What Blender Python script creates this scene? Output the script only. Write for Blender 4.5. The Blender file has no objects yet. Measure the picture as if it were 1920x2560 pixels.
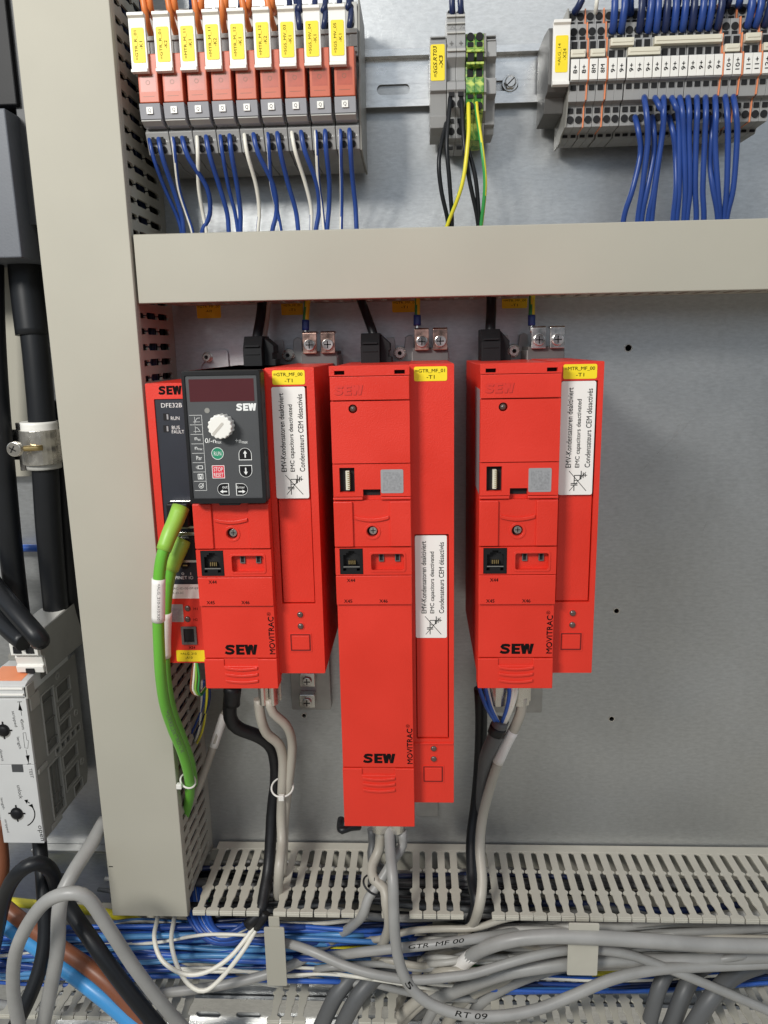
import bpy, bmesh, math, random
from mathutils import Vector, Matrix
from mathutils.geometry import tessellate_polygon
random.seed(7)
S = 0.001
scene = bpy.context.scene
col = scene.collection
# ------------------------------------------------------------ camera
F, CX, CY, DIST = 1900.0, 960.0, 1280.0, 560.0
pitch, yaw, roll = math.radians(12.3), math.radians(2.75), math.radians(1.12)
FW = Vector((-math.sin(yaw)*math.cos(pitch), math.cos(yaw)*math.cos(pitch), -math.sin(pitch)))
_r = Vector((math.cos(yaw), math.sin(yaw), 0)); _u = _r.cross(FW)
RT = _r*math.cos(roll) - _u*math.sin(roll); UP = RT.cross(FW)
cam = bpy.data.cameras.new('camera'); cam.sensor_fit = 'VERTICAL'; cam.sensor_height = 36.0
cam.lens = F/2560*36.0; cam.clip_start = 0.01; cam.clip_end = 50
co = bpy.data.objects.new('camera', cam); col.objects.link(co)
m = Matrix((RT, UP, -FW)).transposed().to_4x4(); m.translation = Vector((0, -DIST*S, 0)); co.matrix_world = m
scene.camera = co
scene.render.resolution_x = 768; scene.render.resolution_y = 1024
# ------------------------------------------------------------ light of the room
w = bpy.data.worlds.new('World'); scene.world = w; w.use_nodes = True
wn, wl = w.node_tree.nodes, w.node_tree.links
bg = wn['Background']; bg.inputs[1].default_value = 0.86
tc = wn.new('ShaderNodeTexCoord'); sp = wn.new('ShaderNodeSeparateXYZ'); rp = wn.new('ShaderNodeValToRGB'); mr = wn.new('ShaderNodeMapRange')
wl.new(tc.outputs['Generated'], sp.inputs[0]); wl.new(sp.outputs['Z'], mr.inputs[0]); mr.inputs[1].default_value = -1; mr.inputs[2].default_value = 1
wl.new(mr.outputs[0], rp.inputs[0]); wl.new(rp.outputs[0], bg.inputs[0])
cr = rp.color_ramp
cr.elements[0].position = 0.0; cr.elements[0].color = (0.30, 0.28, 0.24, 1)
cr.elements[1].position = 1.0; cr.elements[1].color = (0.45, 0.46, 0.48, 1)
for p, c in ((0.20, (0.50, 0.48, 0.42, 1)), (0.36, (0.34, 0.325, 0.29, 1)), (0.43, (0.13, 0.125, 0.115, 1)), (0.50, (0.07, 0.07, 0.07, 1)), (0.535, (0.13, 0.14, 0.155, 1)), (0.565, (0.66, 0.76, 0.88, 1)), (0.64, (0.74, 0.86, 1.0, 1)), (0.72, (0.46, 0.50, 0.55, 1))):
    e = cr.elements.new(p); e.color = c
def area(name, loc, target, sx, sy, power, color):
    l = bpy.data.lights.new(name, 'AREA'); l.shape = 'RECTANGLE'; l.size = sx; l.size_y = sy; l.energy = power; l.color = color
    o = bpy.data.objects.new(name, l); col.objects.link(o); o.location = loc
    o.rotation_euler = (Vector(target)-Vector(loc)).to_track_quat('-Z', 'Y').to_euler(); return o
area('ceiling_lamp', (-0.56, -0.98, 0.50), (0.0, 0, -0.08), 0.30, 0.16, 11.2, (1.0, 0.985, 0.94))
area('upper_lamp', (0.25, -1.15, 1.05), (0.05, 0, -0.15), 0.35, 0.2, 2.2, (1.0, 0.96, 0.90))
scene.view_settings.view_transform = 'Standard'; scene.view_settings.look = 'None'
scene.view_settings.gamma = 1; scene.view_settings.exposure = 0.12; scene.view_settings.use_curve_mapping = False
scene.render.engine = 'CYCLES'
# ------------------------------------------------------------ materials
def mat(name, rgb, rough=0.5, metal=0.0, var=0.05, nscale=40, bump=0.0, bscale=900, stretch=None, trans=0, spec=0.5, rvar=0.0, coat=0):
    mt = bpy.data.materials.new(name); mt.use_nodes = True; n, l = mt.node_tree.nodes, mt.node_tree.links
    b = n['Principled BSDF']; b.inputs['Roughness'].default_value = rough; b.inputs['Metallic'].default_value = metal
    b.inputs['Specular IOR Level'].default_value = spec
    if trans: b.inputs['Transmission Weight'].default_value = trans
    if coat: b.inputs['Coat Weight'].default_value = coat
    t = n.new('ShaderNodeTexCoord'); mp = n.new('ShaderNodeMapping'); l.new(t.outputs['Object'], mp.inputs[0])
    if stretch: mp.inputs['Scale'].default_value = stretch
    no = n.new('ShaderNodeTexNoise'); no.inputs['Scale'].default_value = nscale; no.inputs['Detail'].default_value = 5; l.new(mp.outputs[0], no.inputs[0])
    r = n.new('ShaderNodeMapRange'); r.inputs[1].default_value = 0.3; r.inputs[2].default_value = 0.7; r.inputs[3].default_value = 1-var; r.inputs[4].default_value = 1+var
    l.new(no.outputs[0], r.inputs[0])
    mx = n.new('ShaderNodeMix'); mx.data_type = 'RGBA'; mx.blend_type = 'MULTIPLY'; mx.inputs[0].default_value = 1; mx.inputs[6].default_value = (*rgb, 1)
    l.new(r.outputs[0], mx.inputs[7]); l.new(mx.outputs[2], b.inputs['Base Color'])
    if rvar:
        r2 = n.new('ShaderNodeMapRange'); r2.inputs[1].default_value = 0.3; r2.inputs[2].default_value = 0.7
        r2.inputs[3].default_value = max(rough-rvar, .03); r2.inputs[4].default_value = rough+rvar; l.new(no.outputs[0], r2.inputs[0]); l.new(r2.outputs[0], b.inputs['Roughness'])
    if bump:
        nb = n.new('ShaderNodeTexNoise'); nb.inputs['Scale'].default_value = bscale; nb.inputs['Detail'].default_value = 3; l.new(t.outputs['Object'], nb.inputs[0])
        bp = n.new('ShaderNodeBump'); bp.inputs['Strength'].default_value = bump; bp.inputs['Distance'].default_value = 0.0003
        l.new(nb.outputs[0], bp.inputs['Height']); l.new(bp.outputs[0], b.inputs['Normal'])
    return mt
def zinc(name, rgb, rough, amt):
    mt = mat(name, rgb, rough, 0.88, 0.035, 9, 0, 900, (1, 1, 1.4), rvar=0.03)
    n, l = mt.node_tree.nodes, mt.node_tree.links; b = n['Principled BSDF']; t = [x for x in n if x.type == 'TEX_COORD'][0]
    v = n.new('ShaderNodeTexVoronoi'); v.inputs['Scale'].default_value = 260; l.new(t.outputs['Object'], v.inputs['Vector'])
    n2 = n.new('ShaderNodeTexNoise'); n2.inputs['Scale'].default_value = 180; n2.inputs['Detail'].default_value = 6; n2.inputs['Roughness'].default_value = 0.7
    mp = n.new('ShaderNodeMapping'); mp.inputs['Scale'].default_value = (1, 1, 3); l.new(t.outputs['Object'], mp.inputs[0]); l.new(mp.outputs[0], n2.inputs[0])
    ad = n.new('ShaderNodeMath'); ad.operation = 'MULTIPLY_ADD'; ad.inputs[1].default_value = 0.6; l.new(v.outputs['Color'], ad.inputs[0]); l.new(n2.outputs[0], ad.inputs[2])
    bp = n.new('ShaderNodeBump'); bp.inputs['Strength'].default_value = amt; bp.inputs['Distance'].default_value = 0.0004
    l.new(ad.outputs[0], bp.inputs['Height']); l.new(bp.outputs[0], b.inputs['Normal'])
    r2 = n.new('ShaderNodeMapRange'); r2.inputs[1].default_value = .35; r2.inputs[2].default_value = .65; r2.inputs[3].default_value = .90; r2.inputs[4].default_value = 1.09
    l.new(n2.outputs[0], r2.inputs[0]); mx = n.new('ShaderNodeMix'); mx.data_type = 'RGBA'; mx.blend_type = 'MULTIPLY'; mx.inputs[0].default_value = 1
    src = b.inputs['Base Color'].links[0].from_socket; l.new(src, mx.inputs[6]); l.new(r2.outputs[0], mx.inputs[7]); l.new(mx.outputs[2], b.inputs['Base Color'])
    # wiped, slightly dull patches of handling
    n3 = n.new('ShaderNodeTexNoise'); n3.inputs['Scale'].default_value = 7; n3.inputs['Detail'].default_value = 6; n3.inputs['Roughness'].default_value = .62; l.new(t.outputs['Object'], n3.inputs['Vector'])
    r3 = n.new('ShaderNodeMapRange'); r3.inputs[1].default_value = .38; r3.inputs[2].default_value = .66; r3.inputs[3].default_value = rough-.06; r3.inputs[4].default_value = rough+.07
    l.new(n3.outputs[0], r3.inputs[0]); l.new(r3.outputs[0], b.inputs['Roughness']); return mt
M = {}
M['zinc'] = zinc('galvanised sheet', (0.50, 0.51, 0.512), 0.41, 0.16)
M['rail'] = zinc('rail steel', (0.66, 0.66, 0.65), 0.30, 0.05)
M['steel'] = mat('steel', (0.62, 0.60, 0.57), 0.25, 1.0, 0.1, 120, rvar=0.1)
M['copper'] = mat('clamp metal', (0.48, 0.32, 0.26), 0.28, 1.0, 0.15, 200, rvar=0.1)
M['brass'] = mat('yellow zinc', (0.62, 0.47, 0.22), 0.35, 1.0, 0.1, 120)
M['duct'] = mat('duct plastic', (0.41, 0.39, 0.325), 0.58, 0, 0.045, 11, 0.12, 700, spec=.28)
M['ductw'] = mat('duct plastic light', (0.50, 0.475, 0.40), 0.45, 0, 0.05, 60, 0.1, 700)
M['red'] = mat('red plastic', (0.66, 0.030, 0.014), 0.42, 0, 0.045, 28, 0.5, 1500, rvar=0.07)
M['redlabel'] = mat('red embossed', (0.60, 0.026, 0.014), 0.5, 0, 0.03)
M['black'] = mat('black plastic', (0.008, 0.008, 0.009), 0.5, 0, 0.15, 80, 0.1, spec=.25)
M['hole'] = mat('painted recess shade', (0.006, 0.006, 0.007), 0.8, 0, 0.1)  # near black puts the shade inside holes and recesses into the colour
M['char'] = mat('charcoal panel', (0.055, 0.057, 0.06), 0.5, 0, 0.05, 80, 0.2, 1500)
M['navy'] = mat('blue black panel', (0.018, 0.022, 0.032), 0.45, 0, 0.08, 80, 0.1)
M['window'] = mat('dark red window', (0.075, 0.018, 0.022), 0.22, 0, 0.05)
M['grey'] = mat('terminal grey', (0.30, 0.298, 0.292), 0.45, 0, 0.05, 90, 0.1)
M['lgrey'] = mat('light grey', (0.44, 0.43, 0.40), 0.45, 0, 0.05, 90, 0.1)
M['dgrey'] = mat('dark grey', (0.10, 0.098, 0.095), 0.5, 0, 0.08, 90, 0.1)
M['sidegrey'] = mat('moulded grey', (0.25, 0.243, 0.22), 0.45, 0, 0.06, 60)
M['white'] = mat('white plastic', (0.78, 0.76, 0.71), 0.4, 0, 0.02, 60)
M['paper'] = mat('white sticker', (0.80, 0.77, 0.73), 0.55, 0, 0.02, 60)
M['silver'] = mat('silver sticker', (0.42, 0.42, 0.43), 0.35, 0.4, 0.05, 90)
M['cream'] = mat('cream plastic', (0.66, 0.62, 0.50), 0.4, 0, 0.04, 60)
M['yellow'] = mat('yellow sticker', (0.86, 0.66, 0.012), 0.5, 0, 0.03, 60)
M['ink'] = mat('black ink', (0.006, 0.006, 0.006), 0.8, 0, 0.1, spec=.08)
M['wink'] = mat('white print', (0.75, 0.75, 0.73), 0.5, 0, 0.03)
M['gink'] = mat('grey print', (0.14, 0.135, 0.13), 0.5, 0, 0.1)
M['green'] = mat('green button', (0.02, 0.24, 0.13), 0.4, 0, 0.03)
M['redbtn'] = mat('red button', (0.62, 0.03, 0.055), 0.4, 0, 0.03)
M['orange'] = mat('orange relay shell', (0.50, 0.105, 0.05), 0.42, 0, 0.10, 70)
M['orange2'] = mat('orange window', (0.40, 0.075, 0.040), 0.35, 0, 0.2, 150)
M['bright'] = mat('bright nickel', (0.66, 0.63, 0.57), 0.24, 0.85, 0.1, 120, rvar=.08)
M['orangew'] = mat('orange wire', (0.70, 0.20, 0.05), 0.42, 0, 0.06, 60)
M['orangep'] = mat('orange plate', (0.80, 0.27, 0.12), 0.45, 0, 0.05, 60)
M['blue'] = mat('blue wire', (0.018, 0.055, 0.24), 0.36, 0, 0.10, 60)
M['navyw'] = mat('navy wire', (0.010, 0.020, 0.075), 0.36, 0, 0.10, 60)
M['blue2'] = mat('bright blue wire', (0.03, 0.11, 0.45), 0.36, 0, 0.10, 60)
M['sky'] = mat('light blue cable', (0.055, 0.29, 0.62), 0.36, 0, 0.06, 60)
M['brown'] = mat('brown cable', (0.22, 0.075, 0.035), 0.42, 0, 0.08, 60)
M['whitew'] = mat('white wire', (0.76, 0.73, 0.64), 0.4, 0, 0.03, 60)
M['blackw'] = mat('black cable', (0.010, 0.011, 0.013), 0.40, 0, 0.1, 60, spec=.35)
M['shrink'] = mat('shrink tube', (0.012, 0.012, 0.013), 0.42, 0, 0.15, 30, 0.5, 200, spec=.35)
M['greyc'] = mat('grey cable', (0.31, 0.305, 0.29), 0.40, 0, 0.12, 45, 0.1, 300)
M['beigec'] = mat('beige cable', (0.42, 0.39, 0.33), 0.42, 0, 0.05, 50)
M['dgreyc'] = mat('dark grey cable', (0.11, 0.112, 0.113), 0.45, 0, 0.06, 50)
M['greenc'] = mat('green cable', (0.13, 0.42, 0.04), 0.34, 0, 0.05, 40)
M['greenb'] = mat('green boot', (0.26, 0.50, 0.06), 0.42, 0, 0.05, 40)
M['gyg'] = mat('wire green', (0.04, 0.30, 0.07), 0.4, 0, 0.05)
M['gyy'] = mat('wire yellow', (0.76, 0.66, 0.04), 0.4, 0, 0.05)
M['led'] = mat('led lens', (0.09, 0.055, 0.045), 0.15, 0, 0.1, 200, coat=0.6)
M['clear'] = mat('clear cover', (0.32, 0.32, 0.34), 0.25, 0, 0.06, 60, coat=0.5)
# green yellow terminal: swirled plastic
def swirl():
    mt = mat('green yellow swirl', (0.3, 0.5, 0.1), 0.35); n, l = mt.node_tree.nodes, mt.node_tree.links; b = n['Principled BSDF']
    t = [x for x in n if x.type == 'TEX_COORD'][0]; no = n.new('ShaderNodeTexNoise'); no.inputs['Scale'].default_value = 110; no.inputs['Detail'].default_value = 3; no.inputs['Distortion'].default_value = 1.5
    l.new(t.outputs['Object'], no.inputs[0]); r = n.new('ShaderNodeValToRGB'); l.new(no.outputs[0], r.inputs[0])
    r.color_ramp.elements[0].position = .42; r.color_ramp.elements[0].color = (0.05, 0.20, 0.03, 1); r.color_ramp.elements[1].position = .6; r.color_ramp.elements[1].color = (0.50, 0.60, 0.12, 1)
    l.new(r.outputs[0], b.inputs['Base Color']); return mt
M['swirl'] = swirl()
# ------------------------------------------------------------ geometry helpers (mm; x right, z up, d towards the viewer)
def P(px, py, d):
    v = FW + RT*((px-CX)/F) - UP*((py-CY)/F); t = (DIST-d)/v.y
    return (v.x*t, v.z*t, d)
def V(p): return (p[0]*S, -p[2]*S, p[1]*S)
def rrect(x0, x1, z0, z1, r=0, n=3):
    if x0 > x1: x0, x1 = x1, x0
    if z0 > z1: z0, z1 = z1, z0
    if r <= 0: return [(x0, z0), (x1, z0), (x1, z1), (x0, z1)]
    o = []
    for cx, cz, a in ((x1-r, z0+r, -90), (x1-r, z1-r, 0), (x0+r, z1-r, 90), (x0+r, z0+r, 180)):
        for i in range(n+1):
            t = math.radians(a+90*i/n); o.append((cx+r*math.cos(t), cz+r*math.sin(t)))
    return o
def disc(cx, cz, r, n=20): return [(cx+r*math.cos(2*math.pi*i/n), cz+r*math.sin(2*math.pi*i/n)) for i in range(n)]
_tc = {}
def text_geo(s, bold, shear):
    k = (s, bold, shear)
    if k in _tc: return _tc[k]
    c = bpy.data.curves.new('t', 'FONT'); c.body = s; c.size = 1; c.offset = bold; c.shear = shear; c.resolution_u = 3; c.fill_mode = 'BOTH'
    o = bpy.data.objects.new('t', c); col.objects.link(o); dg = bpy.context.evaluated_depsgraph_get(); dg.update()
    me = o.evaluated_get(dg).to_mesh(); vs = [tuple(v.co[:2]) for v in me.vertices]; fs = [tuple(p.vertices) for p in me.polygons]
    o.evaluated_get(dg).to_mesh_clear(); bpy.data.objects.remove(o); bpy.data.curves.remove(c)
    x0 = min(v[0] for v in vs); x1 = max(v[0] for v in vs); y0 = min(v[1] for v in vs); y1 = max(v[1] for v in vs)
    vs = [((v[0]-(x0+x1)/2)/(x1-x0), (v[1]-(y0+y1)/2)/(y1-y0)) for v in vs]
    _tc[k] = (vs, fs); return _tc[k]
def catmull(pts, step):
    if len(pts) == 2: pts = [pts[0], tuple((a+b)/2 for a, b in zip(*pts)), pts[1]]
    P_ = [Vector(p) for p in pts]; P_ = [P_[0]*2-P_[1]] + P_ + [P_[-1]*2-P_[-2]]; out = []
    for i in range(1, len(P_)-2):
        a, b, c, d = P_[i-1:i+3]; n = max(2, int((c-b).length/step))
        for j in range(n):
            t = j/n; out.append(0.5*((2*b)+(c-a)*t+(2*a-5*b+4*c-d)*t*t+(3*b-a-3*c+d)*t**3))
    out.append(P_[-2]); return out
def frames(c):
    T = [(c[min(i+1, len(c)-1)]-c[max(i-1, 0)]).normalized() for i in range(len(c))]
    n = T[0].cross(Vector((0, 0, 1)));  n = n if n.length > .1 else T[0].cross(Vector((1, 0, 0))); n.normalize(); N = []
    for t in T:
        n = (n - t*n.dot(t)).normalized(); N.append(n)
    return T, N
class MB:
    def __init__(s): s.v = []; s.f = []; s.m = []; s.sm = []; s.flat = False; s.pc = []
    def add(s, vs, fs, mi=0, smooth=False):
        b = len(s.v); s.v += vs; s.pc.append((b, len(s.v), len(s.f), len(s.f)+len(fs)))
        for f in fs: s.f.append([b+i for i in f]); s.m.append(mi); s.sm.append(smooth)
        return s
    def box(s, x0, x1, z0, z1, d0, d1, mi=0):
        x0, x1 = sorted((x0, x1)); z0, z1 = sorted((z0, z1)); d0, d1 = sorted((d0, d1))
        return s.add([(x, z, d) for d in (d0, d1) for x, z in ((x0, z0), (x1, z0), (x1, z1), (x0, z1))],
              [(3, 2, 1, 0), (4, 5, 6, 7), (0, 1, 5, 4), (1, 2, 6, 5), (2, 3, 7, 6), (3, 0, 4, 7)], mi)
    def prism(s, poly, a0, a1, fn, holes=(), mi=0, smooth=False):
        loops = [list(poly)] + [list(h) for h in holes]; fl = [p for L in loops for p in L]; n = len(fl)
        tris = tessellate_polygon([[Vector((p[0], p[1], 0)) for p in L] for L in loops])
        vs = [fn(p[0], p[1], a0) for p in fl] + [fn(p[0], p[1], a1) for p in fl]; fs = []
        if len(loops) == 1: fs += [tuple(range(n))[::-1], tuple(range(n, 2*n))]
        else: fs += [tuple(t) for t in tris] + [tuple(i+n for i in t)[::-1] for t in tris]
        o = 0
        for L in loops:
            k = len(L)
            for i in range(k): j = (i+1) % k; fs.append((o+i, o+j, o+j+n, o+i+n))
            o += k
        return s.add(vs, fs, mi, smooth)
    def plate(s, poly, d0, d1, holes=(), mi=0): return s.prism(poly, d0, d1, lambda a, b, c: (a, b, c), holes, mi)
    def prof(s, zd, x0, x1, mi=0): return s.prism(zd, x0, x1, lambda a, b, c: (c, a, b), (), mi)      # (z,d) outline along x
    def profz(s, xd, z0, z1, mi=0, holes=()): return s.prism(xd, z0, z1, lambda a, b, c: (a, c, b), holes, mi)  # (x,d) outline along z
    def cyl(s, cx, cz, r, d0, d1, n=20, mi=0, r1=None):
        r1 = r if r1 is None else r1
        vs = [(cx+r*math.cos(6.28318*i/n), cz+r*math.sin(6.28318*i/n), d0) for i in range(n)] + [(cx+r1*math.cos(6.28318*i/n), cz+r1*math.sin(6.28318*i/n), d1) for i in range(n)]
        return s.add(vs, [(i, (i+1) % n, (i+1) % n+n, i+n) for i in range(n)] + [tuple(range(n, 2*n))], mi)
    def dome(s, cx, cz, r, d, h, n=14, k=4, mi=0):
        vs = []; fs = []
        for j in range(k):
            a = math.pi/2*j/k; vs += [(cx+r*math.cos(a)*math.cos(6.28318*i/n), cz+r*math.cos(a)*math.sin(6.28318*i/n), d+h*math.sin(a)) for i in range(n)]
        vs.append((cx, cz, d+h))
        for j in range(k-1): fs += [(j*n+i, j*n+(i+1) % n, (j+1)*n+(i+1) % n, (j+1)*n+i) for i in range(n)]
        fs += [((k-1)*n+i, (k-1)*n+(i+1) % n, k*n) for i in range(n)]
        return s.add(vs, fs, mi, True)
    def text(s, t, cx, cz, d, w, h, rot=0, bold=0.0, shear=0.0, mi=0, fb=0.0):
        if fb:
            for q_ in (-1, 1): s.text(t, cx+q_*fb*.5, cz+q_*fb*.35, d+(q_+1)*.008, w, h, rot, 0, shear, mi)
            return s
        vs, fs = text_geo(t, bold, shear); a = math.radians(rot); c, sn = math.cos(a), math.sin(a)
        return s.add([(cx+x*w*c-y*h*sn, cz+x*w*sn+y*h*c, d) for x, y in vs], fs, mi)
    def line(s, pts, wd, d, mi=0):
        for (x0, z0), (x1, z1) in zip(pts[:-1], pts[1:]):
            L = math.hypot(x1-x0, z1-z0) or 1; nx, nz = -(z1-z0)/L*wd/2, (x1-x0)/L*wd/2
            s.add([(x0+nx, z0+nz, d), (x0-nx, z0-nz, d), (x1-nx, z1-nz, d), (x1+nx, z1+nz, d)], [(0, 1, 2, 3)], mi)
        return s
    def tube(s, pts, r, n=10, step=4, mi=0, stripe=None, cap=True, r_end=None, wob=0):
        c = catmull(pts, step); T, N = frames(c); vs = []; b = len(s.v); K = len(c)
        for i, p in enumerate(c):
            B = T[i].cross(N[i]); rr = r if r_end is None else r+(r_end-r)*i/(K-1)
            if wob: rr *= 1+wob*math.sin(i*1.7)*0.5
            for j in range(n):
                a = 2*math.pi*j/n; vs.append(tuple(p+(N[i]*math.cos(a)+B*math.sin(a))*rr))
        s.v += vs
        for i in range(K-1):
            for j in range(n):
                mm = mi
                if stripe:
                    fr, tw, m2, ph = stripe
                    if ((j/n + tw*i + ph) % 1.0) < fr: mm = m2
                s.f.append([b+i*n+j, b+i*n+(j+1) % n, b+(i+1)*n+(j+1) % n, b+(i+1)*n+j]); s.m.append(mm); s.sm.append(True)
        if cap:
            s.f.append([b+j for j in range(n)][::-1]); s.m.append(mi); s.sm.append(False)
            s.f.append([b+(K-1)*n+j for j in range(n)]); s.m.append(mi); s.sm.append(False)
        return s
    def tube_text(s, pts, r, t, s0, s1, h, bold=0.0, mi=0, flip=False, off=0.12, shear=0):
        # print running along a cable, facing the viewer
        c = catmull(pts, 2); L = [0]
        for a, b2 in zip(c[:-1], c[1:]): L.append(L[-1]+(b2-a).length)
        tot = L[-1]; vs, fs = text_geo(t, bold, shear); out = []
        for x, y in vs:
            q = (s0+(s1-s0)*((0.5-x) if flip else (x+0.5)))*tot; i = 0
            while i < len(L)-2 and L[i+1] < q: i += 1
            f_ = (q-L[i])/max(L[i+1]-L[i], 1e-6); p = c[i].lerp(c[i+1], f_); T = (c[i+1]-c[i]).normalized()
            cd = Vector((p.x, p.y, p.z)); view = (Vector((0, 0, DIST))-cd).normalized(); view = (view-T*view.dot(T)).normalized(); sd = view.cross(T)
            ph = (y*h/r)*(-1 if flip else 1); out.append(tuple(p+(view*math.cos(ph)+sd*math.sin(ph))*(r+off)))
        return s.add(out, fs, mi)
    def build(s, name, mats, parent=None, bevel=0, kind=None, label=None, seg=2):
        if not isinstance(mats, (list, tuple)): mats = [mats]
        o3 = Vector((0, 0, 0))
        if parent is not None:
            q = parent
            while q: o3 += q.location; q = q.parent
        me = bpy.data.meshes.new(name); me.from_pydata([tuple(Vector(V(p))-o3) for p in s.v], [], s.f)
        for x in mats: me.materials.append(M[x] if isinstance(x, str) else x)
        me.polygons.foreach_set('material_index', s.m); me.polygons.foreach_set('use_smooth', s.sm)
        bm = bmesh.new(); bm.from_mesh(me)
        if bevel or any(s.sm): bmesh.ops.remove_doubles(bm, verts=bm.verts, dist=1e-7)
        bmesh.ops.recalc_face_normals(bm, faces=bm.faces) if not s.flat else None
        bm.to_mesh(me); bm.free(); me.update()
        o = bpy.data.objects.new(name, me); col.objects.link(o); o.parent = parent
        if bevel:
            bv = o.modifiers.new('bevel', 'BEVEL'); bv.width = bevel*S; bv.segments = seg; bv.limit_method = 'ANGLE'; bv.angle_limit = math.radians(50)
        if kind: o['kind'] = kind
        if label: o['label'] = label
        return o
def _parts(s, name, mats, parent=None, bevel=0):
    out = []
    for v0, v1, f0, f1 in s.pc:
        q = MB(); q.v = s.v[v0:v1]; q.f = [[i-v0 for i in f] for f in s.f[f0:f1]]; q.m = s.m[f0:f1]; q.sm = s.sm[f0:f1]
        out.append(q.build(name, mats, parent, bevel))
    return out
MB.parts = _parts
def flatmb():
    m_ = MB(); m_.flat = True; return m_
def tag(o, label, cat, group=None):
    o['label'] = label; o['category'] = cat
    if group: o['group'] = group
    return o
def thing(name, label, cat, loc, group=None):
    o = bpy.data.objects.new(name, None); o.empty_display_size = 0.005; col.objects.link(o); o.location = V(loc)
    bpy.context.view_layer.update(); return tag(o, label, cat, group)
def dup(root, dx, dz=0, dd=0, label=None):
    def cp(o, par):
        c = o.copy(); col.objects.link(c)
        if par is not None: c.parent = par
        for ch in [x for x in list(col.objects) if x.parent == o]: cp(ch, c)
        return c
    r = cp(root, None); r.location = root.location + Vector((dx*S, -dd*S, dz*S))
    if label: r['label'] = label
    return r
ORD = ['zeroth', 'first', 'second', 'third', 'fourth', 'fifth', 'sixth', 'seventh', 'eighth', 'ninth', 'tenth', 'eleventh', 'twelfth', 'thirteenth', 'fourteenth', 'fifteenth', 'sixteenth', 'seventeenth', 'eighteenth', 'nineteenth', 'twentieth', 'twenty-first', 'twenty-second', 'twenty-third', 'twenty-fourth']
def sticker(parent, x0, x1, z0, z1, d, m_, name='sticker', r=0.8, t=0.15):
    return MB().plate(rrect(x0, x1, z0, z1, r), d, d+t).build(name, m_, parent)
def cable(name, label, cat, pts, r, m_, group=None, px=True, n=10, step=4, **kw):
    q = [P(*p) for p in pts] if px else pts
    o = MB().tube(q, r, n, step, **kw).build(name, m_)
    return tag(o, label, cat, group)
# ============================================================ setting
pl = MB(); hl = [disc(149.3, -4.5, 2.3), disc(149.9, -201.5, 1.9), disc(150.2, -291.5, 1.9), disc(-94.6, -289.5, 1.6), disc(-216, -420, 1.5)]
pl.plate(rrect(-520, 520, -760, 420), -2.5, 0, hl)
o = pl.build('mounting_plate', 'zinc'); o['kind'] = 'structure'; o['label'] = 'galvanised steel mounting plate of the cabinet'
bk = MB().box(-560, 560, -800, 460, -40, -36).build('cabinet_back', 'dgrey'); bk['kind'] = 'structure'
sc = flatmb()
for q in ([(1610, 1172), (1645, 1132), (1690, 1092), (1738, 1042)], [(1682, 1098), (1710, 1046)]):
    sc.line([P(a, b, .3)[:2] for a, b in q], .22, .12)
for k in range(14):
    a, b = random.uniform(1530, 1880), random.uniform(820, 1950); t_ = random.uniform(0, 6.28); L = random.uniform(8, 38)
    sc.line([P(a, b, .3)[:2], P(a+L*math.cos(t_), b+L*math.sin(t_), .3)[:2]], .13, .12)
sc.build('scratch', 'rail', o)
for x, z, r in ((149.3, -4.5, 2.3), (149.9, -201.5, 1.9), (150.2, -291.5, 1.9), (-94.6, -289.5, 1.6)):
    MB().plate(disc(x, z, r+.55, 24), .02, .3, [disc(x, z, r-.05, 24)]).build('drill_burr', 'bright', o, .1)

def slotwall(mb, a0, a1, fn, pitch=10.0, tip=82, skip=None, base=10.5, t0=0, t1=1.5, ph=0, prof_=None, lip=2.2):
    mp = lambda t: (lambda a, b, c: fn(a, b, c))
    mb.prism([(a0, 1.5), (a1, 1.5), (a1, base), (a0, base)], t0, t1, fn)
    n = int((a1-a0)/pitch)
    hw = prof_ or [(base, 5.0), (base+.8, 3.6), (base+2, 2.9), (31.5, 2.75), (33.2, 4.6), (34.4, 4.6), (35.6, 2.75), (54, 2.75), (55.8, 4.6), (57, 4.6), (58.6, 3.3), (66, 3.3), (69.5, 2.4), (tip-4.6, 2.4), (tip-3.2, 4.75), (tip, 4.75)]
    for i in range(n):
        c = a0+pitch*(i+.5)+ph
        if skip and skip(c): continue
        j = random.uniform(-.25, .25)
        poly = [(c+h+j*w/80, w) for w, h in hw]+[(c-h+j*w/80, w) for w, h in hw[::-1]]
        mb.prism(poly, t0, t1, fn)
        mb.prism([(c-4.6+j, tip-2.6), (c+4.6+j, tip-2.6), (c+4.6+j, tip+.4), (c-4.6+j, tip+.4)], t0+.2, t0-lip, fn)
    return mb
# vertical duct at the left (closed)
vd = thing('wiring_duct', 'tall closed grey beige cable duct running down left of the red drives', 'cable duct', (-203, -411, 0), 'grey plastic cable ducts')
c = MB().box(-231.5, -174.8, -411, 300, 78.2, 80).box(-231.5, -229.8, -411, 300, 72, 78.2).box(-176.5, -174.8, -411, 300, 72, 78.2); c.build('cover', 'duct', vd, .5)
mk = flatmb().box(-230.3, -227.3, -369.6, -368.9, 80.02, 80.1).build('scuff_mark', 'ink', vd)
wf = lambda x: (lambda a, b, c: (x+c, a, b))
slotwall(MB(), -410, 300, wf(-178.4), tip=74, lip=.2, ph=2.5).build('slotted_wall', 'duct', vd, .15, seg=1)
slotwall(MB(), -410, 300, wf(-229.6), tip=74, lip=.2, ph=2.5).build('slotted_wall', 'duct', vd, .15, seg=1)
MB().box(-229.5, -177, -411, 300, .2, 1.6).build('duct_base', 'duct', vd)
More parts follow.
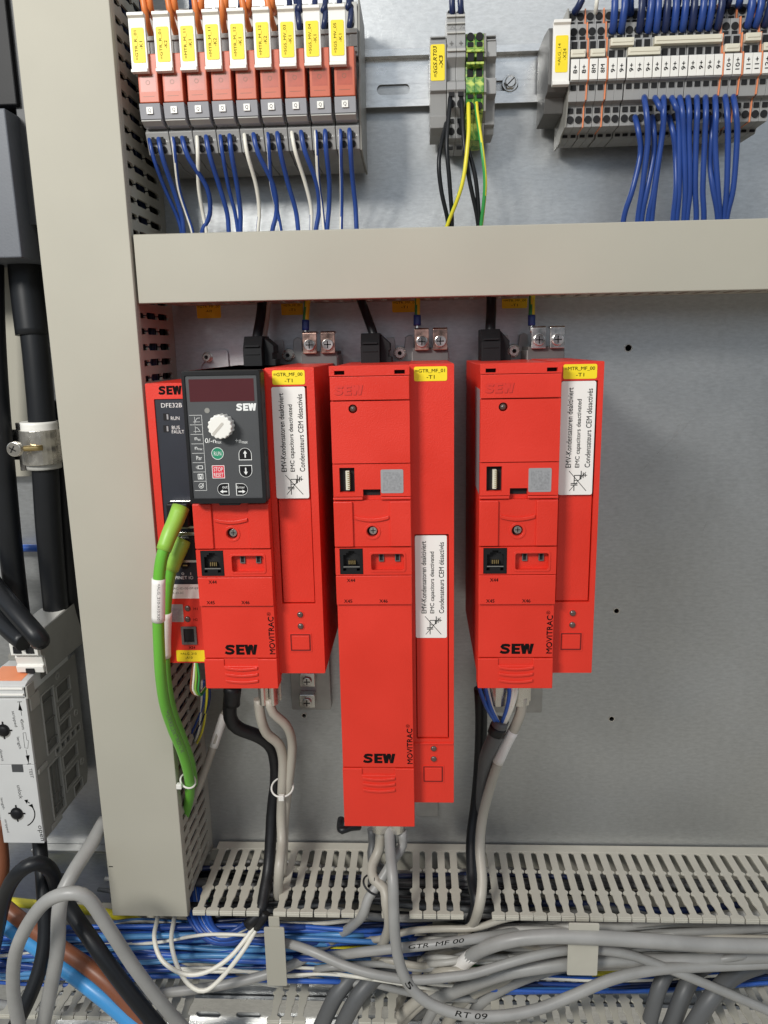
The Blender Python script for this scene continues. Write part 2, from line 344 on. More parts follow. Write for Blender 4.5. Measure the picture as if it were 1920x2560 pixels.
for k in range(13):  # made-up dark wires, added so the side slots read as shaded
    x = -184.5-(k % 2)*5.5-random.uniform(0, 1.5); d = 6+k*5.1
    o = MB().tube([(x+random.uniform(-2, 2), -400+i*115, d+random.uniform(-1.5, 1.5)) for i in range(7)], 2.9, 8, 12).build('slot_darkening_wire', random.choice(['blackw', 'navyw', 'dgreyc', 'blackw']))
    tag(o, 'dark wire added inside the tall duct so its side slots look shaded', 'wire', 'wires added to darken the tall duct')
# horizontal duct (closed)
hd = thing('wiring_duct', 'closed grey beige cable duct running straight across above the red drives', 'cable duct', (70, 29, 0), 'grey plastic cable ducts')
MB().box(-173.2, 330, 28.9, 69.2, 76.4, 78).box(-173.2, 330, 28.9, 30.4, 70, 76.4).box(-173.2, 330, 67.7, 69.2, 70, 76.4).build('cover', 'duct', hd, .5)
hf = lambda z: (lambda a, b, c: (a, z+c, b))
slotwall(MB(), -173, 327, hf(31), tip=72, lip=.2).build('slotted_wall', 'duct', hd, .15, seg=1)
slotwall(MB(), -173, 327, hf(65.6), tip=72, lip=.2).build('slotted_wall', 'duct', hd, .15, seg=1)
MB().box(-173, 327, 32.6, 65.5, .2, 1.6).build('duct_base', 'duct', hd)
# lower duct (open, no cover)
ld = thing('wiring_duct', 'open slotted cable duct at the bottom with wires spilling out of its fingers', 'cable duct', (40, -500, 0), 'grey plastic cable ducts')
def X80(px, py=2285): return P(px, py, 80)[0]
gaps = [(X80(638), X80(668)), (X80(904), X80(946)), (X80(975), X80(1010)), (X80(1168), X80(1213))]
slotwall(MB(), -171, 330, hf(-405.5), skip=lambda a: any(g0 < a < g1 for g0, g1 in gaps), ph=.5).build('slotted_wall', 'ductw', ld, .2, seg=1)
keep = [(-330, -175), (X80(690, 2540)-3, X80(775, 2540)), (X80(898, 2540), X80(1010, 2540)), (X80(1222, 2540), X80(1625, 2540)), (X80(1775, 2540), 400)]
slotwall(MB(), -330, 330, hf(-501), skip=lambda a: not any(g0 < a < g1 for g0, g1 in keep)).build('slotted_wall', 'ductw', ld, .2, seg=1)
MB().box(-330, 330, -499, -412, .2, 1.6).build('duct_base', 'ductw', ld)
def clip(x0, x1, z0, z1, d, lab, m_, stem):
    t = thing('retaining_clip', lab, 'duct clip', ((x0+x1)/2, z0, d), 'wire retaining clips across the open duct')
    MB().plate(rrect(x0, x1, z0, z1, 1.0), d, d+1.3).build('strap', m_, t, .3)
    MB().box((x0+x1)/2-4, (x0+x1)/2+4, z1-2, stem, d-1.6, d-.2).build('stem', m_, t, .3)
a, b = P(650, 2316, 84), P(722, 2462, 84)
clip(a[0]+3, b[0]-1, b[1], a[1], 84, 'long tan plastic strap hanging over the blue bundle in the open duct', 'duct', -407)
a, b = P(1419, 2373, 92), P(1492, 2436, 92)
clip(a[0], b[0], b[1], P(1450, 2306, 92)[1], 92, 'short cream plastic strap over the grey cables in the open duct', 'ductw', -407)
# rails
def rail(x0, x1, zc, lab, slots):
    t = thing('mounting_rail', lab, 'mounting rail', ((x0+x1)/2, zc, 0), 'steel mounting rails')
    r = MB(); z0, z1 = zc-17.5, zc+17.5
    hs = [rrect(a-11, a+11, zc-5.2-3.2, zc-5.2+3.2, 3.1, 6) for a in slots]
    r.plate(rrect(x0, x1, z0+4.4, z1-4.4), 1.2, 2.2, hs)
    for s_ in (1, -1):
        zi, zo = zc+s_*13.1, zc+s_*17.5
        r.prof([(zi, 1.2), (zi+s_*.01, 8.0), (zo, 8.0), (zo, 6.9), (zi+s_*1.1, 6.9), (zi+s_*1.1, 1.2)], x0, x1)
    r.build('rail_profile', 'rail', t, .35); return t
up = rail(-260, 330, 173.2, 'perforated steel mounting rail behind the relays and terminal blocks', [-44+36*i+29 for i in range(-2, 9)])
bs = MB(); bs.text('35 C', P(897, 193, 2.3)[0], P(897, 193, 2.3)[1], 2.3, 7, 3.2); bs.flat = True; bs.build('stamped_text', 'steel', up)
lr = rail(-330, 330, P(700, 2520, 2)[1]-3, 'dusty steel mounting rail at the very bottom below the open duct', [-300+36*i for i in range(17)])
def screw(lab, px, py, d, r, kind='hex', m_='steel', washer=True):
    x, z, _ = P(px, py, d)
    t = thing('screw', lab, 'screw', (x, z, d))
    b = MB()
    if washer: b.cyl(x, z, r*1.35, d, d+.8, 24)
    if kind == 'hex': b.cyl(x, z, r*1.08, d+.7, d+3.2, 6); b.cyl(x, z, r*.9, d+3.2, d+3.7, 20, r1=r*.8)
    else: b.cyl(x, z, r, d+.7, d+2.6, 24); b.cyl(x, z, r, d+2.6, d+3.0, 24, r1=r*.9)
    b.build('screw_head', m_, t, .2)
    s_ = flatmb()
    if kind == 'hex': s_.line([(x-r*.65, z-r*.6), (x+r*.65, z+r*.6)], .7, d+3.75)
    else: s_.cyl(x, z, r*.5, d+3.02, d+3.06, 6)
    s_.build('drive_slot', 'hole', t); return t
screw('hexagonal slotted screw holding the upper steel rail to the plate', 1275, 208, 2.4, 3.9)
# ============================================================ relays on the upper rail
relay_text = [('=GTR_R_01', '-K1'), ('=GTR_R_01', '-K2'), ('=MTR_M_11', '-K1'), ('=MTR_M_11', '-K2'), ('=MTR_M_12', '-K1'), ('=MTR_M_12', '-K2'), ('=SGS_MV_03', '-K1'), ('=SGS_MV_04', '-K1'), ('=SGS_MV_05', '-K1')]
RX = -165.6; RP = 14.62
def relay_proto():
    t = thing('relay_module', 'x', 'relay', (RX, 130, 0), 'row of nine relay modules on the upper rail')
    x0, x1 = RX, RX+14.2
    b = MB()
    b.prof([(203, 8), (203, 46), (197, 50), (187, 50), (186, 56), (171, 56), (171, 50), (159, 50), (143, 58), (134, 62), (133, 60), (130.5, 63), (118.5, 58.5), (117.5, 50), (116.5, 40), (115, 36), (115, 8)], x0, x1)
    b.build('socket', 'grey', t, .4)
    u = MB().box(x0+.4, x1-.4, 188, 202.4, 49.9, 50.3).box(x0+.2, x1-.2, 183, 185.5, 56, 57.5).box(x0+.2, x1-.2, 173, 175.3, 56, 57.5).box(x0+.3, x0+4.7, 176, 182.5, 56, 56.8).box(x1-4.7, x1-.3, 176, 182.5, 56, 56.8)
    u.build('upper_terminal', 'lgrey', t, .25)
    h = MB()
    for xx, zz, dd in ((x0+3.6, 199.5, 50.35), (x0+10, 199.5, 50.35), (x0+10, 190, 50.35)): h.cyl(xx, zz, 1.9, dd-.8, dd+.05, 14)
    h.parts('wire_entry', 'hole', t)
    MB().box(x0+1.0, x1-1.2, 144.6, 171, 57, 71.5).build('relay_body', 'orange', t, .5)
    MB().box(x0+2.4, x1-2.6, 150.5, 160, 71.4, 71.52).build('relay_window', 'orange2', t)
    g = flatmb(); g.text('O', x0+6.8, 155.5, 71.56, 2.6, 2.6); g.line([(x0+3.4, 148), (x0+10.2, 148)], .25, 71.55); g.box(x0+3.6, x0+10, 158.2, 159.2, 71.52, 71.56); g.build('moulded_mark', 'brown', t)
    MB().prof([(144, 58), (144, 72.5), (135.8, 71), (132.6, 66), (132.4, 60)], x0+.7, x1-.9).build('retaining_lever', 'clear', t, .3)
    MB().prof([(135.2, 71.15), (134.6, 71.25), (132.9, 67.2), (132.9, 66.6)], x0+1, x1-1.2).build('lever_edge', 'lgrey', t, .1)
    MB().box(x0+5, x0+8.8, 138.2, 142.0, 72.05, 72.5).build('indicator_plate', 'white', t, .1)
    f_ = flatmb(); f_.text('Q', x0+6.9, 140.0, 72.56, 1.8, 2.4); f_.build('indicator_mark', 'ink', t)
    for k in (0, 1):
        cx = x0+4.2+5.6*k
        q = MB(); q.plate([(cx-1.7, 124.4), (cx+1.7, 124.4), (cx+1.7, 127.0), (cx+.9, 127.0), (cx+.9, 128.0), (cx-.9, 128.0), (cx-.9, 127), (cx-1.7, 127)], 60.0, 61.9+.25); q.cyl(cx, 121.2, 2.05, 58, 60.2, 16)
        q.parts('wire_entry', 'hole', t)
    e = flatmb(); e.text('A2', x0+1.6, 125.6, 61.4, 1.5, 1.3); e.text('A1', x1-1.5, 125.6, 61.4, 1.5, 1.3); e.build('lettering', 'wink', t)
    m_ = MB().prof([(191.5, 72), (191.5, 76.2), (189.8, 76.2), (189, 74.2), (162.5, 74.2), (161.5, 76.0), (160.0, 76), (160.0, 72)], x0-1.2, x0+8.6)
    m_.build('marker_carrier', 'white', t, .25)
    return t
rproto = relay_proto()
relays = [rproto if k == 0 else dup(rproto, RP*k) for k in range(9)]
for k in range(9):
    lab = f'{ORD[k+1]} relay from the left, orange with white marker reading {relay_text[k][0][1:].replace("_", " ")} {relay_text[k][1][1:]}'
    t = relays[k]; t['label'] = lab
    jx = RX+RP*k+random.uniform(-.15, .15); jz = random.uniform(-.2, .2)
    s_ = MB().plate(rrect(jx+.1, jx+7.6, 165.4+jz, 184+jz, .9), 74.3, 74.5).build('marker_label', 'yellow', t)
    q = flatmb(); q.text(relay_text[k][0], jx+2.6, 174.6+jz, 74.56, 15.6, 1.9, 90); q.text(relay_text[k][1], jx+5.5, 174.6+jz, 74.56, 4.2, 1.8, 90); q.build('lettering', 'ink', s_)
eb = thing('end_plate', 'grey end plate closing the relay row on its right side', 'end plate', (-33, 130, 0))
MB().prof([(204, 8), (204, 50), (160, 56), (150, 64), (140, 64), (118, 58), (116, 40), (114, 8)], RX+RP*9-.3, RX+RP*9+.9).build('plate_body', 'sidegrey', eb, .3)
# wires into the relays from above
def A(x, y): return (240+x/2.304, y/2.304)
def Bx(x, y): return (860+x*.639, y*.639)
tops = [(262, 316, 195, 0), (300, 332, 100, 0), (405, 460, 190, 0), (442, 472, 100, 0), (560, 600, 185, 0), (606, 607, 90, 0), (720, 740, 180, 0), (745, 750, 90, 0), (832, 884, 170, 0), (882, 880, 75, 0), (978, 1027, 165, 0), (1008, 1028, 70, 0),
        (255, 268, 100, 1), (545, 548, 95, 1), (832, 822, 85, 1), (1108, 1110, 68, 1), (1142, 1172, 160, 1), (1165, 1168, 62, 1), (1258, 1250, 60, 1), (1320, 1308, 60, 1), (1322, 1312, 155, 1), (1400, 1392, 55, 1), (1452, 1450, 42, 1), (1466, 1460, 150, 1)]
cnt = [0, 0]
for xa, xb, y, k in tops:
    cnt[k] += 1; d = 51 if y < 120 else 51.5
    u0, u1 = A(xa, -60), A(xb, y); um = A(xa*.55+xb*.45+(6 if k else 0), y*.45)
    cable('relay_wire', f'{"dark blue" if k else "orange"} wire above the relay row, {ORD[cnt[k]]} of its colour from the left', 'wire',
          [(*u0, 64 if not k else 44), (*um, 63 if not k else 50), (*u1, d), (u1[0], u1[1]+4, 44)], 1.9 if not k else 1.75, 'orangew' if not k else 'navyw', 'wires entering the relays from above')
# wires leaving the relays below: start x, end x, bulge, kind
bots = [(308, 492, 0, 's'), (362, 505, 12, 'b'), (445, 556, -22, 's'), (498, 612, 85, 'b'), (583, 636, -18, 'w'), (635, 765, 12, 'b'), (717, 818, -5, 's'), (770, 832, 12, 'b'), (855, 932, 28, 'w'),
        (908, 1015, 58, 'b'), (990, 1066, -18, 's'), (1045, 1166, 0, 'b'), (1128, 1241, 20, 'w'), (1182, 1266, 45, 'b'), (1267, 1315, -10, 's'), (1320, 1331, 18, 'b'), (1408, 1413, 4, 's'), (1460, 1502, -3, 'b')]
for k, (xa, xb, bu, kd) in enumerate(bots):
    ya = 805-60*(xa-300)/1160; rel = k//2+1
    pts = [(*A(xa, ya-14), 55), (*A(xa, ya), 61.5), (*A(xa+(xb-xa)*.14+bu*.2, ya+110), 62), (*A(xa+(xb-xa)*.5+bu, ya+290), 50), (*A(xa+(xb-xa)*.86+bu*.7, ya+440), 42), (*A(xb, 1335), 40), (*A(xb+12, 1440), 36)]
    cl = {'b': 'plain blue', 'w': 'white', 's': 'white and blue striped'}[kd]
    kw = {'stripe': (.38, .004, 1, .05+.13*(k % 3))} if kd == 's' else ({'stripe': (.15, .004, 1, .1)} if kd == 'w' else {})
    ms = {'b': 'blue', 'w': ['whitew', 'blue'], 's': ['blue', 'whitew']}[kd]
    cable('relay_wire', f'{cl} wire below the {ORD[rel]} relay, in its {"right" if k%2 else "left"} hole', 'wire', pts, 1.5 if kd == 'b' else 1.22, ms, 'wires leaving the relays below', step=3, n=12, **kw)
# ============================================================ middle terminal group
def Tb(name, lab, cat, prof_, x0, x1, m_, group=None, bev=.35):
    t = thing(name, lab, cat, ((x0+x1)/2, min(p[0] for p in prof_), 0), group)
    MB().prof(prof_, x0, x1).build('housing', m_, t, bev); return t
ebp = [(185.5, 8), (185.5, 40), (181.5, 44), (179, 47), (153, 47), (152, 44), (140, 41), (139.6, 44), (133, 42), (131.5, 30), (131.5, 8)]
e1 = Tb('end_bracket', 'grey end bracket with yellow handwritten label left of the middle terminals', 'end bracket', ebp, 8.9, 18.9, 'grey')
for zz in (183.6, 181): MB().box(9.4, 18.4, zz-.3, zz+.4, 40, 44.6).parts('rib', 'grey', e1, .1)
s_ = MB().plate(rrect(9.2, 17.8, 158.5, 178.6, .9), 47.02, 47.3).build('marker_label', 'yellow', e1)
q = flatmb(); q.text('=SGS.RT03', 12.0, 169, 47.36, 17.5, 2.3, 91, .012, .25); q.text('-X3', 15.6, 169, 47.36, 7, 2.3, 92, .015, .1); q.build('lettering', 'ink', s_)
tp = [(199.5, 8), (199.5, 38), (197, 42), (188, 43), (187, 45), (178, 45.5), (176.5, 47), (171, 48), (167, 42), (160, 42), (157.5, 47), (153, 48), (151.5, 46), (144, 44.5), (140, 38), (128, 37), (127, 30), (124.5, 28), (124, 8)]
for k in range(2):
    x0 = 19.2+5.7*k
    t = Tb('terminal_block', f'{"left" if k == 0 else "right"} of the two tall grey terminal blocks with black wires', 'terminal block', tp, x0, x0+5.6, 'grey', 'grey and green-yellow terminals in the middle')
    h = MB().box(x0+1.1, x0+4.4, 149.6, 152, 44, 46.9).cyl(x0+2.8, 145.8, 2.3, 43, 45.4, 16).cyl(x0+2.8, 197.7, 2.1, 39, 41.5, 16).box(x0+1.1, x0+4.4, 136.6, 139, 36.5, 38.8).cyl(x0+2.8, 132, 2.2, 36, 37.8, 16).box(x0+1.1, x0+4.4, 123.5, 125, 27, 29.7)
    h.parts('wire_entry', 'hole', t)
    MB().box(x0+.1, x0+5.5, 194.6, 195.8, 42, 43.8).box(x0+.1, x0+5.5, 190.6, 191.5, 42, 44.2).box(x0+.1, x0+5.5, 184.6, 185.6, 44.6, 46.4).box(x0+.1, x0+5.5, 174, 175.4, 46, 49).parts('ridge', 'lgrey', t, .15)
    q = flatmb(); q.text('+', x0+2.8, 179.3, 46.0, 2.3, 2.6); q.text('7', x0+3, 188.4, 44.95, 1.6, 2.6, -15); q.build('lettering', 'gink', t)
gp = [(187, 8), (187, 38), (185, 43), (176, 45), (175, 47), (171, 46.5), (170.5, 42), (160, 42), (159.5, 47), (151, 48), (150, 46), (141.5, 44), (137, 34), (128, 30), (127, 8)]
for k in range(2):
    x0 = 30.9+5.5*k
    t = Tb('terminal_block', f'{"left" if k == 0 else "right"} of the two green-yellow earth terminal blocks', 'terminal block', gp, x0, x0+5.4, 'swirl', 'grey and green-yellow terminals in the middle')
    MB().cyl(x0+2.7, 183, 2.25, 42, 44.8, 18).box(x0+1, x0+4.4, 177.3, 179.8, 43, 45.4).box(x0+.9, x0+4.6, 168.8, 173.2, 45, 47.2).box(x0+.9, x0+4.6, 161.5, 166, 41, 42.4).box(x0+1, x0+4.4, 148.3, 150.6, 45, 46.6).cyl(x0+2.7, 144.2, 2.2, 43, 45.4, 16).parts('wire_entry', 'hole', t)
    MB().box(x0+.1, x0+5.3, 166.7, 168, 43, 48).box(x0+.1, x0+5.3, 173.4, 174.2, 46, 48.4).parts('ridge', 'swirl', t, .15)
MB().prof(gp, 41.9, 43.2).build('x', 'sidegrey')
o = bpy.data.objects['x']; o.name = 'end_plate'; tag(o, 'thin grey end plate beside the green-yellow terminals', 'end plate')
e2 = Tb('end_bracket', 'grey end bracket with open middle right of the green-yellow terminals', 'end bracket', [(185.5, 8), (185.5, 38), (181, 42), (172, 44), (170, 38), (161, 36), (160, 44), (151, 44), (150, 36), (136, 34), (135, 30), (131.5, 28), (131.5, 8)], 43.4, 49.6, 'grey')
for zz in (183.8, 181.5): MB().box(43.8, 49.2, zz-.3, zz+.3, 38, 42.8).parts('rib', 'grey', e2, .1)
def CB(x, y, d): return (*Bx(x, y), d)
for k, (xa, xb) in enumerate(((422, 424), (455, 458))):
    cable('terminal_wire', f'{"left" if k == 0 else "right"} dark wire entering the top of the grey middle terminals', 'wire', [CB(xa+3, -60, 42), CB(xa, 0, 43), CB(xb, 46, 42), CB(xb, 60, 36)], 1.9, 'navyw', 'dark wires above the middle terminals')
cable('terminal_wire', 'first black wire from the left below the middle terminals', 'wire', [CB(405, 450, 34), CB(400, 480, 42), CB(372, 620, 52), CB(380, 740, 50), CB(405, 860, 44), CB(412, 960, 38)], 1.35, 'blackw', 'black wires below the middle terminals', step=3)
cable('terminal_wire', 'second black wire from the left below the middle terminals', 'wire', [CB(416, 368, 42), CB(414, 400, 47), CB(402, 560, 54), CB(412, 700, 52), CB(422, 850, 45), CB(420, 960, 38)], 1.35, 'blackw', 'black wires below the middle terminals', step=3)
cable('terminal_wire', 'third black wire from the left below the middle terminals', 'wire', [CB(455, 368, 42), CB(460, 400, 47), CB(470, 560, 54), CB(490, 700, 52), CB(521, 850, 45), CB(530, 960, 38)], 1.35, 'blackw', 'black wires below the middle terminals', step=3)
cable('terminal_wire', 'fourth black wire from the left below the middle terminals', 'wire', [CB(450, 460, 34), CB(460, 500, 40), CB(490, 600, 50), CB(515, 700, 50), CB(528, 850, 45), CB(528, 960, 38)], 1.35, 'blackw', 'black wires below the middle terminals', step=3)
cable('terminal_wire', 'left green-yellow wire crossing the black wires to the lower left', 'wire', [CB(487, 395, 42), CB(487, 430, 48), CB(486, 540, 56), CB(462, 720, 55), CB(408, 870, 45), CB(375, 960, 38)], 1.25, ['gyy', 'gyg'], 'green-yellow wires below the middle terminals', step=3, n=12, stripe=(.40, .006, 1, .0))
cable('terminal_wire', 'right green-yellow wire hanging almost straight down', 'wire', [CB(520, 395, 42), CB(519, 430, 48), CB(540, 580, 56), CB(552, 720, 54), CB(538, 870, 45), CB(525, 960, 38)], 1.25, ['gyy', 'gyg'], 'green-yellow wires below the middle terminals', step=3, n=12, stripe=(.55, .010, 1, .15))
# ============================================================ right terminal row
mt_ = ['8+', '8+', '8M', '8M'] + ['9+']*13 + ['10+', '10+', '11+', '11+', '12+', '12+']
mx_ = [903, 937, 975, 1010, 1050, 1084, 1122, 1154, 1187, 1222, 1257, 1291, 1325, 1361, 1393, 1427, 1461, 1500, 1535, 1577, 1610, 1650, 1685]
xs = [P(*Bx(a, 290), 57)[0] for a in mx_]
kp = [(196, 8), (196, 42), (186.5, 42.4), (186, 49), (176.5, 49.4), (176, 53), (165, 53.2), (164.6, 57), (152.3, 57), (152, 53.5), (142.6, 52), (142.2, 47), (130, 45.4), (129.6, 31), (126.8, 29), (126.8, 8)]
x0 = xs[0]-2.55
tproto = thing('terminal_block', 'x', 'terminal block', (xs[0], 127, 0), 'long row of grey terminal blocks on the right')
MB().prof(kp, x0+.05, x0+5.1).build('housing', 'grey', tproto, .25)
for zc, dd in ((192.3, 42.2), (181.6, 49.2), (145.3, 51.3), (134, 46)):
    MB().cyl(xs[0], zc, 2.15, dd-.5, dd+.55, 16).parts('wire_entry', 'hole', tproto)  # black discs paint the shade inside the entry holes
MB().box(xs[0]-1.6, xs[0]+1.6, 187, 189.4, 42, 42.8).box(xs[0]-1.6, xs[0]+1.6, 176.9, 179, 49, 49.8).box(xs[0]-1.6, xs[0]+1.6, 148.5, 151.2, 52, 53.7).box(xs[0]-1.6, xs[0]+1.6, 137.5, 140.3, 46, 47.2).parts('release_slot', 'hole', tproto)
MB().box(xs[0]-1.7, xs[0]+1.7, 171, 175, 53, 53.4).box(xs[0]-1.7, xs[0]+1.7, 165.8, 169.6, 53.1, 53.5).box(xs[0]-1.5, xs[0]+1.5, 127.6, 129, 30, 31.2).parts('bridge_shaft', 'hole', tproto)
MB().box(xs[0]-2.35, xs[0]+2.35, 152.9, 164.1, 56.6, 57.9).build('marker', 'white', tproto, .2)
blocks = [tproto if k == 0 else dup(tproto, x-xs[0]) for k, x in enumerate(xs)]
for k, (x, s) in enumerate(zip(xs, mt_)):
    t = blocks[k]
    t['label'] = f'{ORD[k+1]} grey terminal block from the left in the long right row, marked {s}'
    q = flatmb(); q.text(s, x, 158.6, 57.95, 4.6 if len(s) < 3 else 6.4, 2.3, 90, fb=.2); q.build('lettering', 'ink', t)
kl = [(z-.5 if z > 150 else z+.5, d+.9) if 8 < d else (z, d) for z, d in kp]
for k, a in enumerate((955, 1029, 1480, 1555, 1629)):
    x = P(*Bx(a, 290), 57)[0]
    o = MB().prof([(196.5, 8), (196.5, 43), (187, 43.4), (186.5, 50), (177, 50.4), (176.5, 54), (166, 54.2), (165, 57.7), (152.6, 57.7), (152, 54.4), (143.2, 52.9), (142.6, 48), (129.6, 46.2), (129.2, 8)], x-.35, x+.35).build('partition_plate', 'orangep')
    tag(o, f'thin orange partition plate, {ORD[k+1]} from the left between the right terminals', 'partition plate', 'orange partition plates between terminals')
for k, (a, b, z) in enumerate(((1042, 1133, 173), (1213, 1477, 173), (1568, 1628, 173), (888, 945, 167.6), (965, 1022, 167.6), (1112, 1238, 167.6), (1490, 1548, 167.6), (1641, 1700, 167.6))):
    xa, xb = P(*Bx(a, 210), 57)[0], P(*Bx(b, 210), 57)[0]
    o = MB().box(xa, xb, z-2.1, z+2.1, 53.2, 57.2).box(xa+.8, xb-.8, z-.5, z+1.2, 57.2, 57.6).build('plug_in_bridge', 'cream', None, .4)
    tag(o, ('upper row' if z > 170 else 'lower row') + f' cream jumper bridge, {ORD[k+1] if k < 3 else ORD[k-2]} from the left on the right terminals', 'jumper', 'cream jumper bridges on the right terminals')
e3 = Tb('end_bracket', 'grey end bracket with white carrier and yellow label left of the long terminal row', 'end bracket', [(186, 8), (186, 34), (184, 50), (180, 54), (152, 54), (149, 50), (148, 42), (140, 38), (139, 8)], 79.8, 91.6, 'dgrey')
MB().prof([(185.5, 54), (185.5, 58.8), (183.8, 58.8), (183, 57), (153, 57), (152, 58.8), (150.4, 58.8), (150.4, 54)], 81.6, 91.5).build('marker_carrier', 'white', e3, .25)
s_ = MB().plate(rrect(83, 90.4, 157.5, 177.4, .9), 57.02, 57.25).build('marker_label', 'yellow', e3)
q = flatmb(); q.text('=ALG_14', 85.4, 167.2, 57.3, 11.8, 1.9, 90); q.text('-X24', 88.4, 167.2, 57.3, 6.2, 1.9, 90); q.build('lettering', 'ink', s_)
e4 = MB().prof([(196.5, 8), (196.5, 44), (165, 55), (150, 54), (130, 46), (128, 32), (125, 28), (125, 8)], 91.7, 92.6).build('end_plate', 'sidegrey'); tag(e4, 'grey end plate between end bracket and first right terminal', 'end plate')
topw = [(930, 905, 48, 0), (1122, 1121, 52, 0), (1190, 1200, 40, 0), (1262, 1261, 45, 0), (1306, 1300, 40, 0), (1340, 1333, 45, 0), (1372, 1368, 45, 0), (1410, 1404, 42, 0), (1446, 1440, 40, 0), (1508, 1500, 22, 0), (1552, 1545, 24, 0), (1598, 1590, 30, 0), (1640, 1628, 25, 0),
        (1062, 1052, 122, 0), (1098, 1085, 122, 0), (1165, 1156, 120, 0), (1200, 1190, 120, 0), (1232, 1222, 118, 0), (1268, 1257, 118, 0), (1302, 1291, 116, 0), (1338, 1326, 115, 0), (1372, 1360, 114, 0), (1405, 1394, 112, 0), (1438, 1426, 110, 0), (1476, 1463, 108, 0), (1600, 1580, 102, 0), (1635, 1612, 100, 0), (1668, 1648, 98, 0)]
for k, (xa, xb, y, c_) in enumerate(topw):
    hi = y < 60; d = 44 if hi else 50.5
    j = random.uniform(-5, 5)
    cable('terminal_wire', f'dark blue wire above the right terminals, {ORD[k+1] if hi else ORD[k-12]} from the left in the {"rear" if hi else "front"} rank', 'wire',
          [CB(xa+j, -70, d+2), CB(xa+j*.6, y*.3-10, d+5), CB(xb, y-6, d+.5), CB(xb, y+8, d-6)], 2.15, 'blue' if k % 3 else 'navyw', 'blue wires entering the right terminals from above')
cable('terminal_wire', 'white wire entering the third right terminal from above', 'wire', [CB(1000, -60, 44), CB(990, 0, 47), CB(985, 48, 43), CB(985, 60, 38)], 1.2, 'whitew')
lowt = [(1140, 455, 1160, 600, 1095), (1175, 378, 1188, 560, 1150), (1207, 455, 1212, 600, 1165), (1218, 378, 1250, 470, 1205), (1250, 378, 1246, 520, 1190), (1272, 455, 1297, 600, 1288), (1284, 378, 1310, 470, 1302), (1314, 378, 1328, 520, 1330),
        (1346, 378, 1350, 520, 1342), (1380, 378, 1378, 540, 1378), (1414, 378, 1412, 540, 1408), (1440, 458, 1432, 640, 1462), (1452, 378, 1452, 560, 1470), (1492, 376, 1502, 560, 1488), (1524, 376, 1538, 540, 1498)]
for k, (xa, ya, xb, yb, xc) in enumerate(lowt):
    dd = 52.5 if ya < 420 else 47
    pts = [CB(xa, ya+6, dd-7), CB(xa, ya+8, dd+2), CB((xa+xb)/2+3, (ya*2+yb)/3+15, dd+7), CB(xb, yb, dd+3), CB(xb*.45+xc*.55+random.uniform(-8, 8), 735, 50), CB(xc, 850, 45), CB(xc-8, 980, 38)]
    cable('terminal_wire', f'blue wire hanging below the right terminal row, {ORD[k+1]} from the left', 'wire', pts, 1.72, 'blue', 'blue wires hanging below the right terminals', step=3)
# ============================================================ red drives
def emc(parent, x0, x1, z0, z1, d):
    s_ = sticker(parent, x0, x1, z0, z1, d, 'paper', 'notice_sticker', 1.0, .25)
    s_['label'] = 'white sticker with three upright lines about EMC capacitors and a crossed out symbol'
    w_, h_ = x1-x0, z1-z0; q = flatmb(); dd = d+.3
    for t, fx, a, b in (('EMV-Kondensatoren deaktiviert', .27, .245, .945), ('EMC capacitors deactivated', .55, .245, .845), ('Condensateurs CEM désactivés', .83, .245, .935)):
        q.text(t, x0+w_*fx, z0+h_*(a+b)/2, dd, h_*(b-a), w_*(.155 if 'C capac' not in t else .165), 90, 0, fb=.11)
    X = lambda f: x0+w_*f; Z = lambda f: z0+h_*f
    q.line([(X(.30), Z(.215)), (X(.82), Z(.035))], .35, dd); q.line([(X(.32), Z(.035)), (X(.80), Z(.205))], .3, dd)
    q.line([(X(.46), Z(.035)), (X(.46), Z(.085))], .45, dd); q.line([(X(.36), Z(.088)), (X(.56), Z(.088))], .5, dd); q.line([(X(.36), Z(.102)), (X(.56), Z(.102))], .5, dd)
    q.line([(X(.46), Z(.102)), (X(.46), Z(.175)), (X(.63), Z(.175)), (X(.63), Z(.135))], .45, dd); q.line([(X(.46), Z(.13)), (X(.60), Z(.13))], .4, dd)
    q.line([(X(.66), Z(.14)), (X(.66), Z(.215))], .5, dd); q.line([(X(.72), Z(.15)), (X(.72), Z(.20))], .45, dd); q.line([(X(.78), Z(.16)), (X(.78), Z(.19))], .45, dd); q.line([(X(.63), Z(.175)), (X(.84), Z(.175))], .35, dd)
    q.build('lettering', 'ink', s_)
def curved(x0, x1, z, sag, hh, n=12):
    t = [(x0+(x1-x0)*i/n, z-sag*(1-(2*i/n-1)**2)) for i in range(n+1)]
    return [(a, b+hh/2) for a, b in t] + [(a, b-hh/2) for a, b in t[::-1]]
